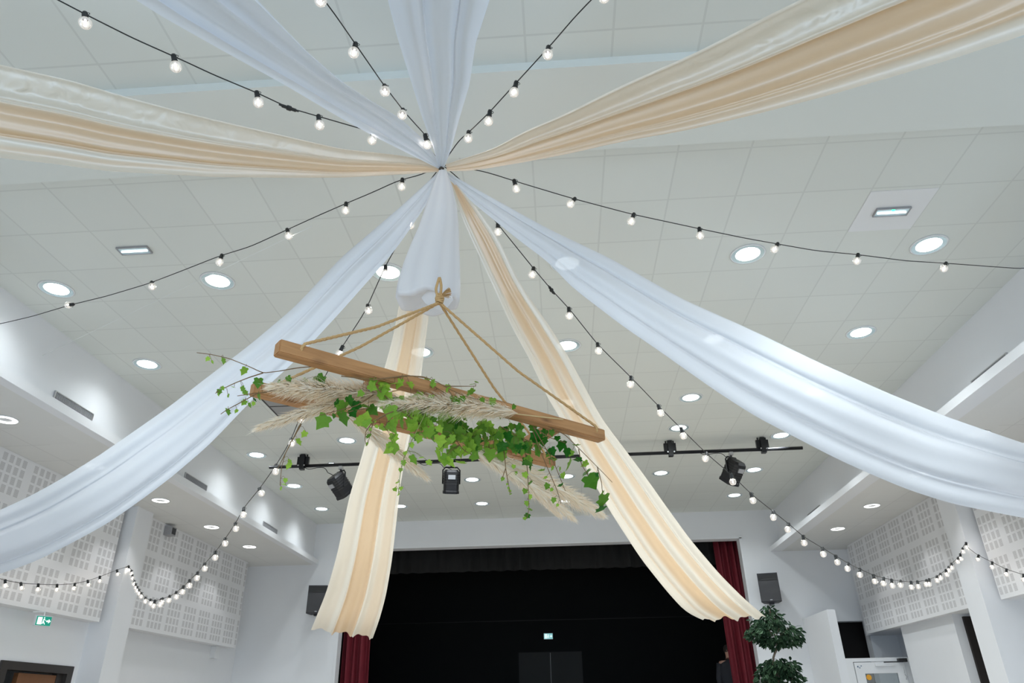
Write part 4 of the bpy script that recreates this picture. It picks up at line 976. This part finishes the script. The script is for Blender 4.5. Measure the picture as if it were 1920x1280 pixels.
IVY = [(0, 0), (.10, .20), (.38, .12), (.50, .46), (.28, .50), (.46, .78), (.20, .70), (0, 1.08)]   # half outline: side, along
def ivy_leaf(bm, lay, p, d, n, L, tone):
    d = d.normalized(); s = d.cross(n).normalized(); n = s.cross(d).normalized()
    c = bm.verts.new(p+d*L*.45-n*L*.05); out = []
    prof = [(0, .06), (.18, -.05), (.44, .06), (.36, .32), (.52, .50), (.30, .64), (.15, .84), (0, 1.06)]
    curl = random.uniform(-.25, .1)
    rights = [bm.verts.new(p+s*L*a+d*L*b+n*L*(.10*a-.4*a*a+curl*b*b)) for a, b in prof]
    lefts = [bm.verts.new(p-s*L*a+d*L*b+n*L*(.10*a-.4*a*a+curl*b*b)) for a, b in prof[1:-1]]
    ring = rights+lefts[::-1]
    for i in range(len(ring)): bm.faces.new((ring[i], ring[(i+1) % len(ring)], c))
    for vv in ring+[c]: vv[lay] = Vector((tone, 0, 0))
def vine(label, stems, leaves, off, mature=.35, petiole=True, stem_m='twig', r=.003, rnd_seed=1, extra=None):
    """stems: list of pixel polylines; leaves: (x, y, size px)"""
    rnd = random.Random(rnd_seed)
    p0 = fp(*stems[0][0], off); t = thing('ivy_vine', label, 'ivy', p0, group='ivy vines wound over the timber frame')
    bm = bmesh.new(); samples = []
    for st in stems:
        q = smooth_poly([tuple(fp(x, y, off+.015*math.sin(i*1.7))-p0) for i, (x, y) in enumerate(st)], max(14, len(st)*5), 1)
        tube(bm, q, [r*(1-.5*i/len(q)) for i in range(len(q))], 5); samples += q
    lb = bmesh.new(); lay = lb.verts.layers.float_vector.new('tone')
    for (x, y, s) in leaves:
        o_ = off+rnd.uniform(-.03, .03); p = fp(x, y, o_)-p0
        L = s*(p+p0-EYE).dot(fw)/FPX*.95
        tone = min(1, max(0, rnd.gauss(mature, .22)+(.25 if s < 11 else 0)))
        d = Vector((rnd.gauss(0, .45), rnd.gauss(0, .45), -1)); nn = (-fw*.9+Vector((0, 0, -.2))+Vector([rnd.gauss(0, .62) for _ in range(3)])).normalized()
        d = (d-nn*d.dot(nn)).normalized()
        a = p-d*L*.5
        ivy_leaf(lb, lay, a, d, nn, L, tone)
        if petiole:
            b = min(samples, key=lambda q: (q-a).length)
            if (b-a).length < .22: tube(bm, [b, (a+b)/2+Vector((0, 0, .012)), a+d*L*.06], .0011, 3)
    obj('stem', bm, M[stem_m], t, True); obj('leaves', lb, M['ivy'], t)
    return t
vine('bare ended ivy branch reaching far left past the frame', [[(640,700),(600,686),(560,689),(520,696),(493,699),(465,686),(430,672),(395,664),(369,661)], [(493,699),(465,708),(440,718),(415,730),(404,737)]],
     [(389,673,10),(398,679,8),(419,677,14),(457,696,18),(411,735,12),(436,726,10),(428,742,9),(455,730,14),(461,737,12),(418,728,9),(409,740,8)], .06, .5)
vine('ivy sprig hanging at the left beam end with pale tips', [[(560,722),(520,730),(480,738),(450,755),(425,768),(414,776)], [(500,735),(470,738),(445,742)]],
     [(457,755,13),(468,760,11),(427,773,16),(443,771,9),(484,718,21),(510,727,15),(522,724,25),(541,712,17),(572,716,15),(601,714,27),(486,744,17),(478,750,10),(475,757,9)], .17, .35)
vine('thin ivy strand trailing down left with scattered leaves over the bar', [[(600,765),(585,770),(572,780),(560,800),(548,826),(535,850),(528,875),(526,897),(525,910)], [(565,795),(545,830),(525,870),(518,885)]],
     [(570,814,14),(560,829,16),(543,866,12),(541,874,15),(535,901,10),(532,909,13),(527,916,9)], -.2, .75)
vine('large dark ivy leaves under the left half of the frame', [[(700,740),(670,760),(640,768),(600,778)], [(690,765),(660,770),(636,778)]],
     [(604,791,33),(644,786,30),(626,780,11),(640,765,30),(668,762,22),(684,762,27),(632,757,20),(655,752,22),(700,770,24),(662,775,20),(720,752,22)], .22, .15)
rr = random.Random(4)
def scatter(n, cx, cy, sx, sy, s0, s1, slope=.24):
    out = []
    while len(out) < n:
        x = rr.gauss(cx, sx); y = rr.gauss(cy, sy)+(x-cx)*slope
        if abs(x-cx) < 2.1*sx: out.append((x, y, rr.uniform(s0, s1)))
    return out
vine('bright green ivy mass over the middle of the frame', [[(640,705),(700,712),(760,705),(800,708),(815,725),(840,740)], [(700,720),(740,760),(780,790),(830,810)], [(720,800),(745,770),(735,745)], [(740,770),(700,790),(690,830)]],
     scatter(78, 765, 780, 44, 27, 14, 31)+[(733,842,30),(700,716,18),(720,722,22),(748,720,22),(770,722,18),(800,716,16),(812,722,14)], .30, .72, rnd_seed=5)
vine('mixed green ivy mass under the centre right of the frame', [[(780,770),(840,800),(890,830),(950,850)], [(830,790),(870,845),(900,860)], [(960,800),(985,830),(1010,850)]],
     scatter(80, 868, 826, 46, 22, 13, 30, .18), .16, .5, rnd_seed=6)
vine('big dark ivy leaves below the right half of the front beam', [[(940,800),(965,815),(1000,830),(1040,850)], [(1000,800),(1030,820),(1060,830)]],
     [(951,816,20),(965,833,40),(987,840,30),(960,800,18),(1003,822,32),(1020,812,18),(988,868,24),(1008,842,26),(1052,836,24),(1062,848,20),(940,838,26),(925,820,20),(1000,803,18),(975,815,22),(1035,812,14),(1015,828,16)]+scatter(24, 975, 830, 30, 14, 12, 22, .1), .24, .15, rnd_seed=7)
vine('ivy tendrils with small leaves along the top of the front beam', [[(700,712),(760,704),(795,706),(820,716),(840,728),(870,742),(900,750)], [(832,724),(860,724),(892,724)], [(840,730),(850,745),(846,755)]],
     [(885,720,13),(893,716,10),(882,736,20),(857,752,20),(848,748,14),(923,755,20),(905,750,12),(963,763,12),(868,748,14),(840,726,13),(812,716,12),(838,732,10)], .40, .4, rnd_seed=8)
vine('ivy strand hanging down over the left cream drape', [[(815,740),(800,770),(785,800),(770,830),(757,860),(750,890),(747,925)]],
     [(757,868,12),(751,881,10),(745,905,10),(741,918,10),(752,916,10),(747,927,7),(760,850,11),(772,835,12),(776,862,22),(790,858,12),(805,868,14),(733,842,10)], .33, .7, stem_m='vine', rnd_seed=9)
vine('short curling ivy tendril left of the centre', [[(740,770),(720,778),(700,790),(686,808),(684,825),(688,836)]], [(691,818,13),(688,833,8),(694,805,7),(706,800,9),(716,798,12),(728,800,14),(703,790,8)], .33, .55, rnd_seed=10)
vine('long ivy strand hanging straight down with paired dark leaves', [[(980,830),(985,850),(988,870),(990,900),(991,930),(992,955),(988,972)]],
     [(987,865,22),(994,877,14),(985,891,14),(994,906,13),(984,921,13),(994,932,11),(988,944,12),(994,956,12),(988,967,14),(984,972,9)], .20, .3, rnd_seed=11)
vine('thin ivy strand with tiny leaves hanging below centre', [[(945,845),(948,875),(950,890),(954,910),(956,925)], [(948,878),(942,895)]], [(942,898,9),(953,915,6),(956,921,7),(951,908,5),(963,875,10),(968,887,8),(957,926,6)], .18, .5, rnd_seed=12)
vine('bare dark ivy strand crossing the right pampas plumes', [[(1000,810),(1015,850),(1030,885),(1045,920),(1052,944)]], [(1025,912,14),(1038,938,12),(1015,882,14),(1022,895,9),(1034,918,8),(1045,947,7)], .24, .45, rnd_seed=13)
vine('ivy strand with a pale bud ending over the right plumes', [[(1000,800),(1020,835),(1040,870),(1052,900),(1060,920)]], [(1028,852,14),(1036,878,10),(1050,880,10),(1056,892,15),(1052,909,13),(1040,862,10),(1030,868,12)], .26, .5, rnd_seed=14)
vine('bare twig at the right end with large leaves hanging below its tip', [[(1020,795),(1060,815),(1085,840),(1110,865),(1130,885),(1148,904)], [(1085,842),(1090,870),(1105,895)], [(1120,875),(1128,905),(1130,930)]],
     [(1067,872,26),(1096,870,17),(1100,886,24),(1110,905,36),(1128,926,16),(1131,940,34),(1126,957,26),(1083,862,18),(1120,893,16),(1070,850,14),(1080,835,16),(1045,822,15)], .28, .12, rnd_seed=15)
